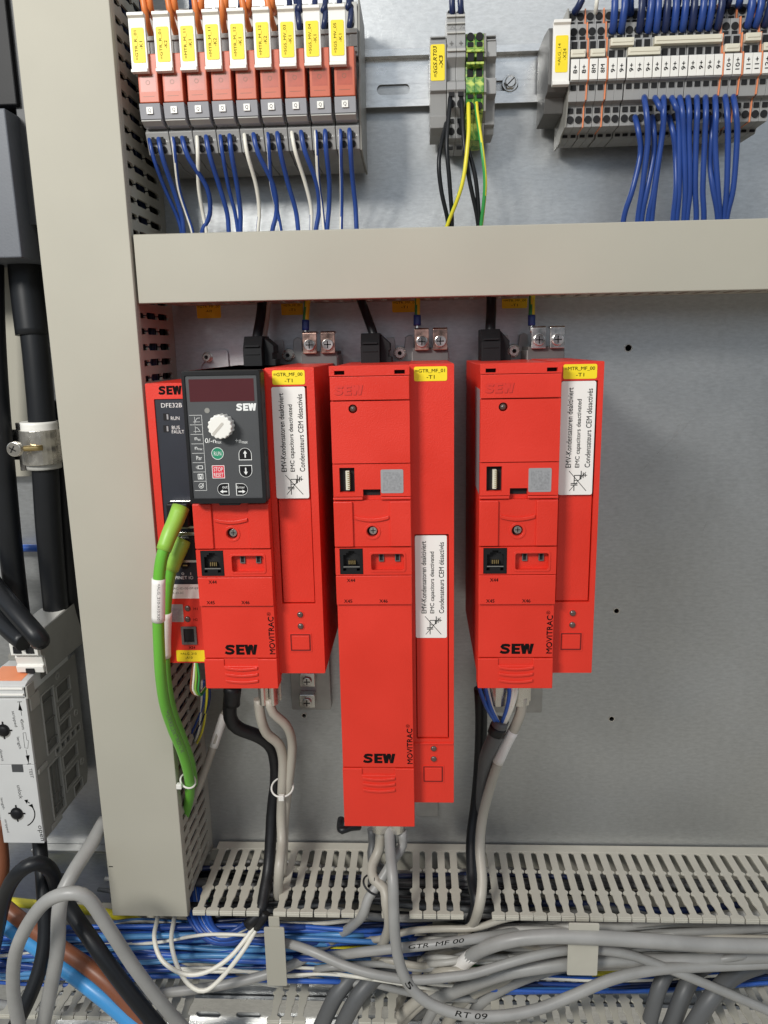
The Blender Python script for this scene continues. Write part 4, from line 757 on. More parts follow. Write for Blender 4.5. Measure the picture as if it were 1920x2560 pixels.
# ============================================================ parts above the drives
for k, (px, nm) in enumerate((('c', 'left'), (0, 'middle'), (0, 'right'))):
    X0 = (-105.6, -27.5, 50.0)[k]
    a = [(850, 435, 1090, 650)]
    cx0 = (-115.1, -37.5, 41.0)[k]; cz = (8.1, 8.6, 9.6)[k]
    t = thing('connector_plug', f'black mains plug with cable on top of the {nm} red drive', 'plug', (cx0+8, -12, 0), 'black mains plugs above the drives')
    MB().prof([(cz, 26), (cz, 48), (cz-8, 54), (-13, 54), (-13, 26)], cx0, cx0+12.5).build('plug_body', 'black', t, .4)
    MB().plate([(cx0+12.4, -12), (cx0+20, -12), (cx0+20, -7), (cx0+18, -7), (cx0+18, -3), (cx0+19, -3), (cx0+19, 2), (cx0+12.4, cz-.5)], 28, 46).build('plug_step', 'black', t, .4)
    MB().box(cx0+1.5, cx0+11, cz-7, cz-6, 53.5, 54.8).box(cx0+1.5, cx0+11, cz-12, cz-11.3, 53.8, 54.6).parts('plug_rib', 'black', t, .2)
    sx = (-93.2, -13.0, 67.7)[k]
    t = thing('mounting_tab', f'grey metal tab with a slot behind the screw above the {nm} drive', 'bracket', (sx, -16, 0), 'metal tabs above the drives')
    MB().plate([(sx-10, -16), (sx+10, -16), (sx+10, 6), (sx+7, 7.5), (sx+4, 6), (sx+3, -3), (sx+2, -6), (sx-2, -6), (sx-3, -3), (sx-4, 6), (sx-10, 6)], 3.2, 5.0).build('tab_plate', 'dsteel', t, .3)
    tt = thing('screw', f'round hexagon socket screw above the {nm} red drive', 'screw', (sx, -5, 5), 'socket screws above the drives')
    MB().cyl(sx, -5, 4.6, 5, 5.9, 24).cyl(sx, -5, 4.0, 5.9, 9, 24, r1=3.7).build('screw_head', 'bright', tt, .3); s_ = MB().cyl(sx, -5, 1.6, 8.9, 9.05, 6).build('hexagon_socket', 'hole', tt)
    ax = (-77.3, -2.3, 74.8)[k]; az = (10.6, 11.4, 11.0)[k]
    t = thing('earth_clamp', f'pair of {("coppery", "coppery", "grey steel")[k]} screw clamps above the {nm} red drive', 'clamp', (ax+11, -12, 0), 'paired metal clamps above the drives')
    for j in range(2):
        bx = ax+12.2*j
        c = MB().prof([(az-14.5, 30), (az-14.5, 42), (az-1, 42), (az, 40.5), (az, 30), (az-1.4, 30), (az-1.4, 39.5), (az-13, 39.5), (az-13, 30)], bx, bx+9.6).build('clamp_plate', 'copper' if k < 2 else 'steel', t, .4)
        s_ = MB().cyl(bx+4.8, az-8.8, 4.0, 42, 44.2, 24, r1=3.7).build('clamp_screw', 'steel', c, .3)
        MB().box(bx+2.4, bx+7.2, az-9.2, az-8.4, 44.2, 44.3).box(bx+4.4, bx+5.2, az-11.2, az-6.4, 44.2, 44.3).build('cross_slot', 'hole', s_)
    MB().box(ax-1.5, ax+22.5, -13, az-13, 8, 38).build('clamp_base', 'dgrey', t, .4)
    MB().box(ax-2, ax+23, -16, az-15.5, 4, 36).build('mounting_foot', 'dsteel', t, .3)
M['azure2'] = mat('pale azure wire', (0.08, 0.25, 0.50), 0.36, 0, 0.10, 60)
M['azure'] = mat('azure wire', (0.05, 0.17, 0.42), 0.36, 0, 0.10, 60)
# ============================================================ cables above and below the drives
for k, (nm, pts) in enumerate((('left', [(655, 745, 20), (652, 790, 30), (643, 842, 40), (641, 865, 42)]), ('middle', [(900, 740, 20), (912, 775, 30), (930, 825, 40), (938, 850, 42)]), ('right', [(1228, 735, 22), (1228, 780, 30), (1226, 815, 40), (1226, 845, 42)]))):
    cable('mains_cable', f'black cable running from the duct into the {nm} mains plug', 'cable', [(pts[0][0]-4, 690, 14)] + pts, 3.4 if k != 1 else 3.0, 'blackw', 'black cables above the drives')
cable('signal_wire', 'thin pale wire behind the black cable above the left drive', 'wire', [(672, 700, 8), (671, 770, 10), (662, 845, 14), (660, 900, 16)], 1.7, 'beigec')
for k, (nm, px, dx) in enumerate((('left', 764, 6), ('middle', 1043, 2), ('right', 1329, 2))):
    ez = 800 if k else 812
    t = thing('earth_wire', f'green-yellow earth wire with blue ferrule above the {nm} drive', 'wire', P(px, 820, 38), 'earth wires above the drives')
    MB().tube([P(px+dx, 690, 20), P(px+dx-1, 740, 28), P(px, ez-8, 38)], 2.1 if k != 1 else 1.8, 12, 4, 0, (.4, .01, 1, .2)).build('insulation', ['gyy', 'gyg'], t)
    MB().tube([P(px, ez-12, 37.6), P(px, ez+14, 38.3)], 2.5, 14, 4).build('ferrule_collar', 'blue', t); MB().tube([P(px, ez+10, 38.3), P(px, ez+32, 38.8)], 1.2, 8, 4).build('ferrule_pin', 'steel', t)
for k, (x0, y0, x1, y1, s1, s2) in enumerate(((490, 750, 553, 795, '', ''), (702, 752, 758, 787, '', ''), (980, 745, 1042, 780, '=GTR_MF_01', '-T1'), (1255, 745, 1318, 770, '=MTR_MF_00', '-T1'))):
    a, b = P(x0, y0, .3), P(x1, y1, .3)
    t = thing('marker_label', f'yellow label stuck to the plate under the straight duct, {ORD[k+1]} from the left', 'label', ((a[0]+b[0])/2, b[1], 0), 'yellow labels on the plate')
    MB().plate(rrect(a[0], b[0], b[1], a[1]+3, 1), .05, .3).build('sticker', 'yellow', t)
    q = flatmb(); cx, cz = (a[0]+b[0])/2, (a[1]+b[1])/2; q.text(s1 or '=GTR_MF_00', cx, cz+1.6, .36, 16 if b[0]-a[0] > 17 else 12, 1.8); q.text('-T1' if k else '-A10', cx, cz-1.4, .36, 4.5, 1.7); q.build('lettering', 'ink', t)
# flat bracket of the fieldbus module with its screw
a, b = P(474, 876, 3), P(571, 920, 3)
t = thing('mounting_tab', 'thin bright metal tab above the dark keypad', 'bracket', ((a[0]+b[0])/2, b[1], 0)); MB().plate(rrect(a[0], b[0], b[1]-6, a[1], 2.5), .5, 2, [disc(P(522, 915, 3)[0], P(522, 915, 3)[1]-2, 6)]).build('tab_plate', 'zinc', t, .3)
x, z, _ = P(518, 893, 3); t = thing('screw', 'round socket screw on the thin metal tab above the keypad', 'screw', (x, z, 2), 'socket screws above the drives')
MB().cyl(x, z, 3.9, 2, 2.8, 24).cyl(x, z, 3.3, 2.8, 5.6, 24, r1=3.0).build('screw_head', 'bright', t, .3); MB().cyl(x, z, 1.5, 5.5, 5.66, 6).build('hexagon_socket', 'hole', t)
def C4(x, y, d): return (380+x*.3134, 1700+y*.3134, d)
def C3(x, y, d): return (780+x*.4702, 1700+y*.4702, d)
def shield(nm, cx0, y0, y1, px1, lab):
    a, b = P(cx0, y0, 60), P(px1, y1, 60)
    t = thing('shield_bracket', lab, 'bracket', ((a[0]+b[0])/2, b[1], 0), 'shield clamps under the drives')
    MB().plate(rrect(a[0], b[0], b[1]+1, a[1]+10, 1.0), 52, 53.5).build('bracket_plate', 'bright', t, .3)
    w_ = (b[0]-a[0]); c = MB()
    c.profz([(a[0]+1, 53.5), (a[0]+1, 61)] + [(a[0]+1+(w_*.45)*i/8, 61+3*math.sin(math.pi*i/8)) for i in range(9)] + [(a[0]+w_*.5, 55), (a[0]+w_*.55, 61)] + [(a[0]+w_*.55+(w_*.38)*i/8, 61+3*math.sin(math.pi*i/8)) for i in range(9)] + [(b[0]-1, 53.5)], b[1]+2, a[1]+4)
    c.build('clamp_strap', 'bright', t, .3); return t
shield('l', 642, 1718, 1766, 700, 'bright steel shield clamp under the left red drive')
shield('m', 928, 2064, 2086, 1015, 'bright steel shield clamp under the tall middle red drive')
shield('r', 1215, 1722, 1768, 1330, 'steel shield clamp under the right red drive')
for nm, (x0, y0, x1, y1), d in (('left', (724, 1660, 828, 1775), 8), ('right', (1215, 1715, 1355, 1782), 5), ('middle', (1040, 2005, 1096, 2042), 5)):
    a, b = P(x0, y0, d), P(x1, y1, d)
    t = thing('drive_foot', f'dull steel mounting foot sticking out under the {nm} red drive', 'bracket', ((a[0]+b[0])/2, b[1], 0), 'mounting feet under the drives')  # steel mounting foot of the drive
    MB().plate(rrect(a[0], b[0], b[1], a[1]+20, 1.5), 1, d).build('foot_plate', 'dsteel', t, .4)
    if nm == 'left':
        for yy in (1705, 1758):
            x, z, _ = P(767, yy, d+10); MB().plate(rrect(x-6, x+6, z-5, z+6, .8), d, d+8).build('clamp_plate', 'steel', t, .4); MB().cyl(x, z, 3.8, d+8, d+10.2, 20, r1=3.4).build('clamp_screw', 'steel', t, .3); MB().box(x-2.5, x+2.5, z-.4, z+.4, d+10.2, d+10.3).box(x-.4, x+.4, z-2.5, z+2.5, d+10.2, d+10.3).build('cross_slot', 'hole', t)
# left drive
cable('motor_cable', 'thick black cable curving down under the left red drive', 'cable', [C4(640, 20, 60), C4(625, 130, 58), C4(625, 300, 55), C4(690, 385, 52), C4(860, 455, 45), C4(965, 560, 36), C4(990, 780, 32), C4(960, 1050, 35), C4(935, 1450, 50), C4(895, 1700, 66), C4(860, 1850, 76), C4(760, 1960, 80)], 5.2, 'shrink', None, n=16, r_end=4.2, wob=.03)
cable('shrink_sleeve', 'black wrinkled shrink sleeve round the cable just under the left drive', 'sleeve', [C4(642, 40, 60.5), C4(640, 120, 59.5), C4(634, 190, 58.5)], 6.2, 'shrink', None, n=16, wob=.1)
cable('motor_cable', 'left beige cable from the steel clamp under the left drive', 'cable', [C4(850, 150, 58), C4(868, 300, 58), C4(915, 425, 54), C4(1010, 510, 50), C4(1045, 640, 46), C4(1040, 850, 44), C4(1030, 1100, 42), C4(1035, 1300, 50), C4(1015, 1500, 66), C4(1005, 1700, 60), C4(1000, 1850, 50)], 3.7, 'beigec', 'beige cables under the left drive', n=14)
cable('motor_cable', 'right beige cable from the steel clamp under the left drive', 'cable', [C4(930, 150, 60), C4(965, 260, 60), C4(1070, 360, 56), C4(1115, 480, 50), C4(1112, 650, 46), C4(1085, 870, 42), C4(1060, 1100, 38), C4(1050, 1350, 42), C4(1040, 1550, 44)], 3.4, 'beigec', 'beige cables under the left drive', n=14)
def tie(lab, cx, cy, d, rx, ry, m_='white', head=(0, 1), hs=2.1, tilt=0):
    x, z, _ = P(cx, cy, d); t = thing('cable_tie', lab, 'cable tie', (x, z, d))
    pts = [(x+rx*math.cos(a), z+ry*math.sin(a)*.55+tilt*math.cos(a), d+ry*math.sin(a+math.pi)) for a in [2*math.pi*i/14 for i in range(15)]]
    MB().tube(pts, .75, 6, 1.5, cap=False).build('strap', m_, t); hx, hz = x+rx*head[0], z-ry*.55*head[1]
    MB().box(hx-hs, hx+hs, hz-hs, hz+hs, d+ry-1, d+ry+2.4).build('tie_head', m_, t, .5); return t
tie('pale cable tie bundling the beige and black cables under the left drive', 706, 1968, 44, 8.3, 7.0, 'white', (0.05, 1))
cable('signal_cable', 'pale cable slanting down to the left under the left drive', 'cable', [(580, 1740, 20), C4(575, 280, 24), C4(500, 500, 30), C4(430, 700, 34), C4(360, 880, 36), C4(300, 1000, 30)], 3.0, 'beigec')
cable('cable_marker', 'white marker sleeve on the pale slanting cable', 'sleeve', [C4(578, 272, 24.2), C4(528, 420, 27.5), C4(488, 535, 30.5)], 3.5, 'paper')
for k, (m_, dx) in enumerate((('brown', 0), ('whitew', 5), ('greenb', 11), ('gyg', 18))):
    cable('core_wire', f'thin {("brown", "white", "light green", "dark green")[k]} wire looping under the fieldbus module', 'wire', [(486+dx*.3, 1648, 70), (480+dx, 1690, 72), (478+dx, 1725, 72), (492+dx*.6, 1738, 70), (506+dx*.3, 1725, 66), (530, 1700, 60)], .8, m_, 'thin wires under the fieldbus module', step=2)
for k, (m_, a, b) in enumerate((('whitew', 505, 496), ('gyy', 518, 505), ('blue', 510, 480), ('navyw', 524, 490))):
    cable('core_wire', f'thin {("white", "yellow", "blue", "dark blue")[k]} wire slanting down behind the fieldbus module', 'wire', [(a, 1700, 40), (a-2, 1760, 40), (b, 1830, 30), (b-25, 1880, 12)], .9, m_, 'thin wires under the fieldbus module', step=3)
# middle drive
cable('motor_cable', 'left grey cable leaving the clamp under the tall middle drive', 'cable', [C3(365, 800, 58), C3(358, 900, 60), C3(320, 990, 68), C3(330, 1060, 76), C3(385, 1110, 82), (966, 2260, 88), (972, 2320, 84), (940, 2390, 60), (900, 2440, 40)], 3.8, 'beigec', 'grey cables under the middle drive', n=14)
cable('motor_cable', 'right grey cable leaving the clamp under the tall middle drive', 'cable', [C3(478, 800, 58), C3(480, 880, 60), C3(430, 960, 68), C3(370, 1060, 76), C3(300, 1160, 82), (905, 2290, 84), (860, 2330, 66), (800, 2372, 60), (700, 2425, 76), (560, 2462, 80), (400, 2484, 80), (330, 2492, 70)], 3.5, 'greyc', 'grey cables under the middle drive', n=14)
cable('motor_cable', 'short dark grey cable behind the clamp under the middle drive', 'cable', [C3(318, 790, 40), C3(325, 870, 42), C3(320, 960, 50), C3(400, 1010, 60), C3(425, 900, 56), C3(420, 830, 50)], 3.6, 'dgreyc')
cable('core_wire', 'black wire end poking out left under the middle drive', 'wire', [C3(250, 780, 80), C3(200, 785, 86), C3(160, 800, 90), C3(150, 780, 84), C3(155, 740, 76)], 2.6, 'blackw')
tie('black wire twisted round the grey cables above the open duct', 938, 2212, 78, 8.5, 6, 'blackw', (0, -3), .3, -3)
# right drive
cable('motor_cable', 'dark cable running straight down under the right drive', 'cable', [(1200, 1720, 30), (1203, 1800, 30), (1200, 1900, 28), (1192, 2000, 30), (1180, 2100, 40), (1182, 2200, 60), (1192, 2260, 76), (1170, 2330, 60)], 4.6, 'blackw', None, n=14)
cable('motor_cable', 'beige cable sweeping down from the clamp under the right drive', 'cable', [C3(1120, 90, 60), C3(1108, 180, 60), C3(1060, 290, 58), C3(1000, 410, 56), C3(950, 560, 52), C3(905, 740, 50), C3(893, 900, 58), C3(905, 1060, 72), C3(890, 1200, 82), (1180, 2310, 70), (1130, 2360, 50)], 3.7, 'beigec', None, n=14)
cable('cable_marker', 'pale marker sleeve on the beige cable under the right drive', 'sleeve', [C3(1070, 270, 58.4), C3(1030, 345, 57.2), C3(988, 438, 55.8)], 4.1, 'paper')
cable('motor_cable', 'grey cable bundle wrapped in tape under the right drive', 'cable', [C3(1005, 215, 62), C3(975, 300, 60), C3(930, 400, 54), C3(915, 500, 46), C3(900, 640, 36), C3(900, 800, 32), C3(898, 1000, 40)], 5.8, 'dgreyc', None, n=14, r_end=3)
cable('tape_band', 'black tape band closing the grey bundle under the right drive', 'tape', [C3(992, 245, 61.5), C3(978, 285, 60.5)], 6.3, 'shrink')
for k, (xa, xb, m_) in enumerate(((895, 985, 'blue2'), (925, 995, 'blue2'), (1050, 1008, 'blue2'), (1085, 1022, 'whitew'), (1070, 1015, 'whitew'), (940, 1000, 'whitew'))):
    cable('core_wire', f'{"blue" if m_ == "blue2" else "white"} core under the right drive, {ORD[(1,2,3,2,3,1)[k]]} of its colour from the left', 'wire', [C3(xa-10, 10, 62), C3(xa, 60, 64), C3((xa+xb)/2+(8 if xa > 1000 else -8), 150, 66), C3(xb, 235, 63)], 1.5 if k != 5 else .8, m_, 'cores fanning out under the right drive', step=2)
# green network cables
g1 = [(448, 1280, 122), (436, 1315, 128), (414, 1360, 134), (400, 1420, 136), (396, 1500, 136), (396, 1560, 134), (398, 1620, 131), (402, 1690, 126), (412, 1760, 116), (432, 1822, 104), (456, 1880, 92), (472, 1940, 80), (474, 1990, 68), (462, 2040, 52)]
t = thing('network_cable', 'front green network cable with white marker sleeve hanging left of the drives', 'cable', P(462, 2040, 52), 'green network cables')
MB().tube([P(*p) for p in g1], 3.5, 16, 4).build('sheath', 'greenc', t)
b = MB(); gg = [P(*p) for p in g1]; b.tube_text(gg, 3.5, 'MURRELEKTRONIK', .50, .67, 2.6, .0, off=.06); b.flat = True; b.build('sheath_print', 'gink', t)
MB().tube([P(452, 1268, 121), P(440, 1300, 125.5), P(424, 1335, 131), P(409, 1376, 134.6)], 5.3, 16, 3, r_end=4.4).build('plug_boot', 'greenb', t)
MB().box(P(448, 1290, 118)[0]-7, P(448, 1290, 118)[0]+6, P(448, 1318, 118)[1], P(448, 1258, 118)[1], 110, 120).build('plug_body', 'black', t, .8)
ms = [(397.2, 1468, 136), (396, 1510, 136), (396, 1560, 134)]; s_ = MB().tube([P(*p) for p in [(396.6, 1446, 136), (396, 1500, 136), (395.8, 1551, 134.4)]], 4.0, 16, 3).build('marker_sleeve', 'paper', t)
b = MB(); b.tube_text([P(*p) for p in [(396.6, 1446, 136), (396, 1500, 136), (395.8, 1551, 134.4)]], 4.0, '=ALG_210-A10.X30', .08, .92, 1.8, 0, off=.06); b.flat = True; b.build('lettering', 'gink', s_)
g2 = [(458, 1360, 116), (442, 1390, 119), (428, 1430, 120), (418, 1490, 119), (413, 1560, 117), (412, 1630, 113), (416, 1700, 108), (430, 1775, 97), (454, 1840, 84), (476, 1905, 72), (484, 1960, 58)]
t = thing('network_cable', 'rear green network cable mostly hidden behind the front one', 'cable', P(490, 1960, 56), 'green network cables')
MB().tube([P(*p) for p in g2], 3.3, 14, 4).build('sheath', 'greenc', t); MB().tube([P(462, 1350, 115.5), P(444, 1386, 119), P(430, 1424, 120)], 5.0, 14, 3, r_end=4.2).build('plug_boot', 'greenb', t); MB().tube([P(415, 1530, 118), P(412.5, 1590, 115.6), P(412.5, 1640, 112.6)], 3.8, 14, 3).build('marker_sleeve', 'paper', t)
MB().box(P(466, 1360, 116)[0]-6, P(466, 1360, 116)[0]+6, P(466, 1398, 116)[1], P(466, 1345, 116)[1], 110, 118).build('plug_body', 'black', t, .8)
tie('white cable tie round both green network cables', 470, 1952, 76, 5.2, 4.6, 'white', (-.9, .3), 1.9, -2)
# ============================================================ open duct filling
random.seed(21)
def CA(x, y, d): return (x*.3858, 2200+y*.3858, d)
def CBb(x, y, d): return (560+x*.3858, 2250+y*.3858, d)
def CC(x, y, d): return (1000+x*.3858, 2250+y*.3858, d)
for k in range(46):
    y0 = random.uniform(2308, 2448); d = random.uniform(10, 60); y1 = y0+random.uniform(-18, 22)
    if k < 30: pts = [(-120, y0-40*(k % 3 == 0), d)] + [(x, y0+(y1-y0)*x/1000+random.uniform(-12, 12)+(14 if x < 300 else 0), d+random.uniform(-7, 7)) for x in (60, 190, 330, 470, 620, 780, 930)] + [(1080, y1, d-5)]
    else: y0 = random.uniform(2432, 2482); pts = [(1060+random.uniform(-60, 60), y0-25, d)] + [(x, y0+random.uniform(-4, 5), d+random.uniform(-3, 3)) for x in (1200, 1340, 1480, 1620)] + [(1760, y0-8, d-6), (2000, y0-25, d-8)]
    m_ = random.choice(['blue', 'blue2', 'blue2', 'navyw', 'azure']); st = k in (4, 9, 15, 22, 26, 33)
    kw = {'stripe': (.35, .004, 1, .35)} if st else {}
    cable('bundle_wire', 'striped blue and white wire in the tangled bundle along the open duct' if st else 'thin blue wire in the tangled bundle along the open duct', 'wire', pts, random.uniform(1.3, 2.1), [m_, 'whitew'] if st else m_, 'striped wires of the bundle' if st else 'plain blue wires of the bundle', n=8, step=6, **kw)
for k in range(7):   # blue arcs dropping from the vertical duct
    o = k*9
    cable('bundle_wire', f'blue wire curving out from under the tall duct, {ORD[k+1]} from the outside', 'wire', [(455+o, 2200, 30), (462+o, 2260, 50), (480+o*1.0, 2310+k*1, 66), (520+o*.8, 2352-o*.35, 72), (570+o*.4, 2360-o*.7, 72), (610+o*.2, 2352-o*.9, 66), (660, 2340-o, 50)], 1.6, ['blue2', 'whitew'] if k == 4 else ('blue2' if k % 2 else 'blue'), 'blue wires curving out below the tall duct', stripe=(.4, .003, 1, .3) if k == 4 else None)
cable('earth_wire', 'thick green wire crossing behind the tan strap in the open duct', 'wire', [(500, 2230, 30), (540, 2290, 40), (600, 2345, 50), (700, 2380, 52), (800, 2390, 50), (900, 2402, 44), (1050, 2410, 30), (1200, 2410, 20)], 3.2, 'gyg', None)
for k, pts in enumerate(([(30, 2255, 30), (95, 2262, 36), (170, 2270, 40), (300, 2290, 30), (420, 2330, 20), (480, 2330, 20), (560, 2352, 30), (700, 2380, 40)], [(730, 2378, 56), (840, 2376, 60), (900, 2372, 50), (990, 2366, 30)], [(1480, 2432, 40), (1540, 2428, 44), (1600, 2424, 40)])):
    cable('earth_wire', f'yellow wire showing in the open duct, {ORD[k+1]} from the left', 'wire', pts, 2.8 if k else 3.6, 'gyy', 'yellow wires in the open duct')
W1 = [CA(1030, 180, 50), CA(1018, 260, 62), CA(1000, 380, 80), CA(1050, 520, 92), CA(1190, 608, 98), CA(1340, 595, 98), CA(1500, 490, 92), CA(1650, 300, 80), CA(1700, 200, 74)]
W2 = [CA(1140, 180, 50), CA(1127, 260, 64), CA(1110, 400, 82), CA(1150, 560, 94), CA(1225, 678, 100), CA(1320, 718, 102), CA(1420, 650, 98), CA(1560, 480, 92), CA(1660, 320, 80), CA(1702, 230, 74)]
cable('loop_wire', 'white wire hanging in a wide shallow loop below the tall duct', 'wire', W1, 1.65, 'whitew', None, n=12, step=3)
cable('loop_wire', 'white wire hanging in a narrower deeper loop below the tall duct', 'wire', W2, 1.65, 'whitew', None, n=12, step=3)
cable('signal_cable', 'cream cable curving behind the two white loops', 'cable', [CA(960, 200, 20), CA(1040, 350, 40), CA(1110, 470, 56), CA(1220, 530, 62), CA(1340, 545, 62), CA(1450, 535, 56), CA(1700, 560, 40)], 3.0, 'cream')
cable('tape_band', 'black tape end where the two white wires join under the open duct', 'tape', [(666, 2282, 78), (655, 2298, 79), (640, 2318, 79)], 3.6, 'shrink')
def grey(lab, pts, r, m_='greyc', grp='grey cables in the open duct', **k): return cable('grey_cable', lab, 'cable', pts, r, m_, grp, n=14, **k)
for k in range(20):   # wires added inside the duct, kept dark so its slots read as shaded
    xa = random.uniform(430, 900) if k % 2 else random.uniform(500, 1500); z = -411-random.uniform(0, 26); d = random.uniform(8, 62)
    X0, X1 = P(xa, 2280, d)[0]-random.uniform(40, 120), P(xa, 2280, d)[0]+random.uniform(120, 260)
    cable('slot_darkening_wire', 'wire lying inside the open duct, coloured dark to shade its slots', 'wire', [(X0+(X1-X0)*i/5, z+random.uniform(-4, 4), max(5, d+random.uniform(-6, 6))) for i in range(6)], random.uniform(1.5, 3.2), random.choice(['navyw', 'blackw', 'dgreyc', 'dgreyc', 'greyc', 'blackw']), 'wires lying inside the open duct under its fingers', px=False, n=8, step=8)
c2 = [CBb(380, 275, 74), CBb(480, 300, 80), CBb(600, 345, 86), CBb(790, 428, 92), CBb(1000, 487, 96), CBb(1250, 518, 96), (1120, 2443, 95), (1180, 2435, 94), (1250, 2414, 92), (1320, 2394, 90), (1400, 2378, 86), (1480, 2374, 84), (1560, 2384, 84), (1640, 2410, 84), (1760, 2458, 86), (1900, 2518, 88), (1990, 2560, 88)]
grey('long thin grey cable crossing the whole open duct down to the right corner', c2, 3.3)
c3 = [(972, 2040, 50), (975, 2120, 70), (982, 2200, 88), (984, 2270, 94), (988, 2346, 96), (1000, 2412, 98), (1028, 2470, 100), (1080, 2512, 102), (1160, 2537, 104), (1250, 2540, 104), (1340, 2524, 102), (1430, 2490, 98), (1530, 2448, 92), (1640, 2424, 86), (1800, 2414, 80), (2000, 2404, 76)]
t = thing('grey_cable', 'grey cable dropping from the middle drive and sagging right with handwriting RT 09', 'cable', P(984, 2270, 94), 'grey cables in the open duct')
MB().tube([P(*p) for p in c3], 3.9, 16, 4).build('sheath', 'greyc', t)
b = MB(); b.flat = True; b.tube_text([P(*p) for p in c3], 3.9, 'RT 09',   .39, .445, 3.3, 0, off=.4, shear=.15); b.tube_text([P(*p) for p in c3], 3.9, '5', .285, .300, 3.6, 0, off=.4); b.build('handwriting', 'ink', t)
c4 = [(560, 2440, 50), (700, 2412, 56), (838, 2389, 70), (969, 2373, 80), (1068, 2363, 84), (1150, 2352, 84), (1250, 2337, 76), (1350, 2320, 60), (1450, 2300, 46)]
t = thing('grey_cable', 'light grey cable with black handwriting GTR MF 00 in the open duct', 'cable', P(838, 2389, 70), 'grey cables in the open duct')
MB().tube([P(*p) for p in c4], 3.5, 16, 4).build('sheath', 'greyc', t)
b = MB(); b.flat = True; b.tube_text([P(*p) for p in c4], 3.5, 'GTR  MF 00', .54, .67, 2.5, 0, off=.35, shear=.2); b.build('handwriting', 'ink', t)
c5 = [(1120, 2440, 70), (1165, 2402, 78), (1200, 2376, 84), (1270, 2352, 90), (1347, 2342, 92), (1450, 2342, 94), (1640, 2353, 94), (1780, 2362, 92), (2000, 2366, 90)]
t = thing('grey_cable', 'thickest grey cable arching over the right half of the open duct', 'cable', P(1347, 2342, 90), 'grey cables in the open duct')
MB().tube([P(*p) for p in c5], 5.0, 18, 4).build('sheath', 'greyc', t); MB().tube([P(1140, 2424, 74), P(1165, 2402, 78), P(1182, 2388, 81)], 5.2, 16, 3).build('marker_sleeve', 'paper', t)
grey('grey cable rising from the lower middle under the cream strap', [(1080, 2500, 60), (1160, 2470, 70), (1260, 2434, 78), (1380, 2414, 80), (1500, 2403, 78), (1640, 2402, 78), (1780, 2398, 78), (2000, 2386, 76)], 4.8)
grey('grey cable just above the cream strap cable', [(1040, 2540, 40), (1120, 2480, 56), (1220, 2420, 66), (1320, 2385, 70), (1450, 2374, 70), (1600, 2380, 66), (1800, 2376, 60), (2000, 2352, 50)], 4.0)
for k, (xa, ya, xb, yb, xc, yc, r) in enumerate(((1030, 2445, 1070, 2395, 1140, 2368, 4.2), (1075, 2450, 1110, 2405, 1190, 2372, 4.2), (1000, 2560, 1060, 2500, 1130, 2452, 4.4), (1050, 2590, 1100, 2500, 1170, 2455, 4.0), (1130, 2540, 1170, 2490, 1260, 2448, 4.6), (1180, 2540, 1215, 2495, 1310, 2445, 4.6), (960, 2600, 1000, 2540, 1080, 2480, 4.2))):
    grey(f'short grey cable rising to the right between the bundles, {ORD[k+1]} of seven', [(xa-40, ya+70, 30), (xa, ya, 46+k), (xb, yb, 56), (xc, yc, 56), (xc+110, yc-30, 44), (xc+260, yc-46, 34)], r, 'greyc' if k % 2 else 'beigec', 'short grey cables in the middle of the open duct')
for k, (xa, ya, xb, yb) in enumerate(((1060, 2376, 1260, 2278), (1110, 2372, 1330, 2290), (1180, 2360, 1420, 2290), (1250, 2350, 1600, 2310), (1400, 2330, 1960, 2320), (1380, 2312, 1960, 2296), (1500, 2332, 1960, 2340))):
    grey(f'background grey cable behind the thickest one, {ORD[k+1]} from the left', [(xa-60, ya+20, 30), (xa, ya, 36), ((xa+xb)/2, (ya+yb)/2-4, 44), (xb, yb, 40), (xb+90, yb-10, 28)], 4.2 if k < 3 else 3.4, 'greyc' if k % 2 == 0 else 'dgreyc', 'grey cables at the back of the open duct')
grey('white grey cable along the left bottom of the blue bundle', [(-60, 2500, 40), (60, 2520, 60), (150, 2528, 66), (240, 2512, 66), (330, 2500, 60), (420, 2486, 50)], 3.4)
grey('light grey cable under the blue bundle from the tall duct to the tan strap', [(180, 2420, 40), (300, 2408, 50), (420, 2412, 56), (560, 2416, 56), (700, 2412, 50), (900, 2402, 40)], 3.3)
random.seed(11)
for k in range(26):
    y0 = random.uniform(2318, 2446); x1 = random.uniform(560, 1000); dy = random.uniform(-16, 30)
    cable('bundle_wire', 'bright blue wire lying on top of the bundle at the left of the open duct', 'wire', [(-120, y0-20, 40)]+[(-40+(x1+40)*i/5, y0+dy*i/5+random.uniform(-9, 9), 62+random.uniform(-6, 9)) for i in range(6)]+[(x1+90, y0+dy, 35)], random.uniform(1.5, 2.2), random.choice(['blue2', 'azure', 'blue', 'azure2']), 'bright blue wires on top of the bundle', n=8, step=6)
random.seed(5)
for k in range(16):
    xa = random.uniform(620, 1300) if k % 3 else random.uniform(-60, 700); ya = random.uniform(2320, 2440); L = random.uniform(350, 750); dy = random.uniform(-70, 70); d = random.uniform(55, 76)
    pts = [(xa-60, ya, 30)] + [(xa+L*i/5, ya+dy*i/5+random.uniform(-14, 14), d+random.uniform(-5, 5)) for i in range(6)] + [(xa+L+60, ya+dy, 30)]
    wh = k % 3 == 0
    cable('bundle_wire', 'thin white wire weaving over the bundles in the open duct' if wh else 'thin grey cable weaving over the bundles in the open duct', 'wire', pts, random.uniform(1.0, 1.5) if wh else random.uniform(1.8, 2.8), 'whitew' if wh else random.choice(['greyc', 'beigec', 'lgrey']), 'thin white wires weaving in the open duct' if wh else 'thin grey cables weaving in the open duct', n=10, step=5)
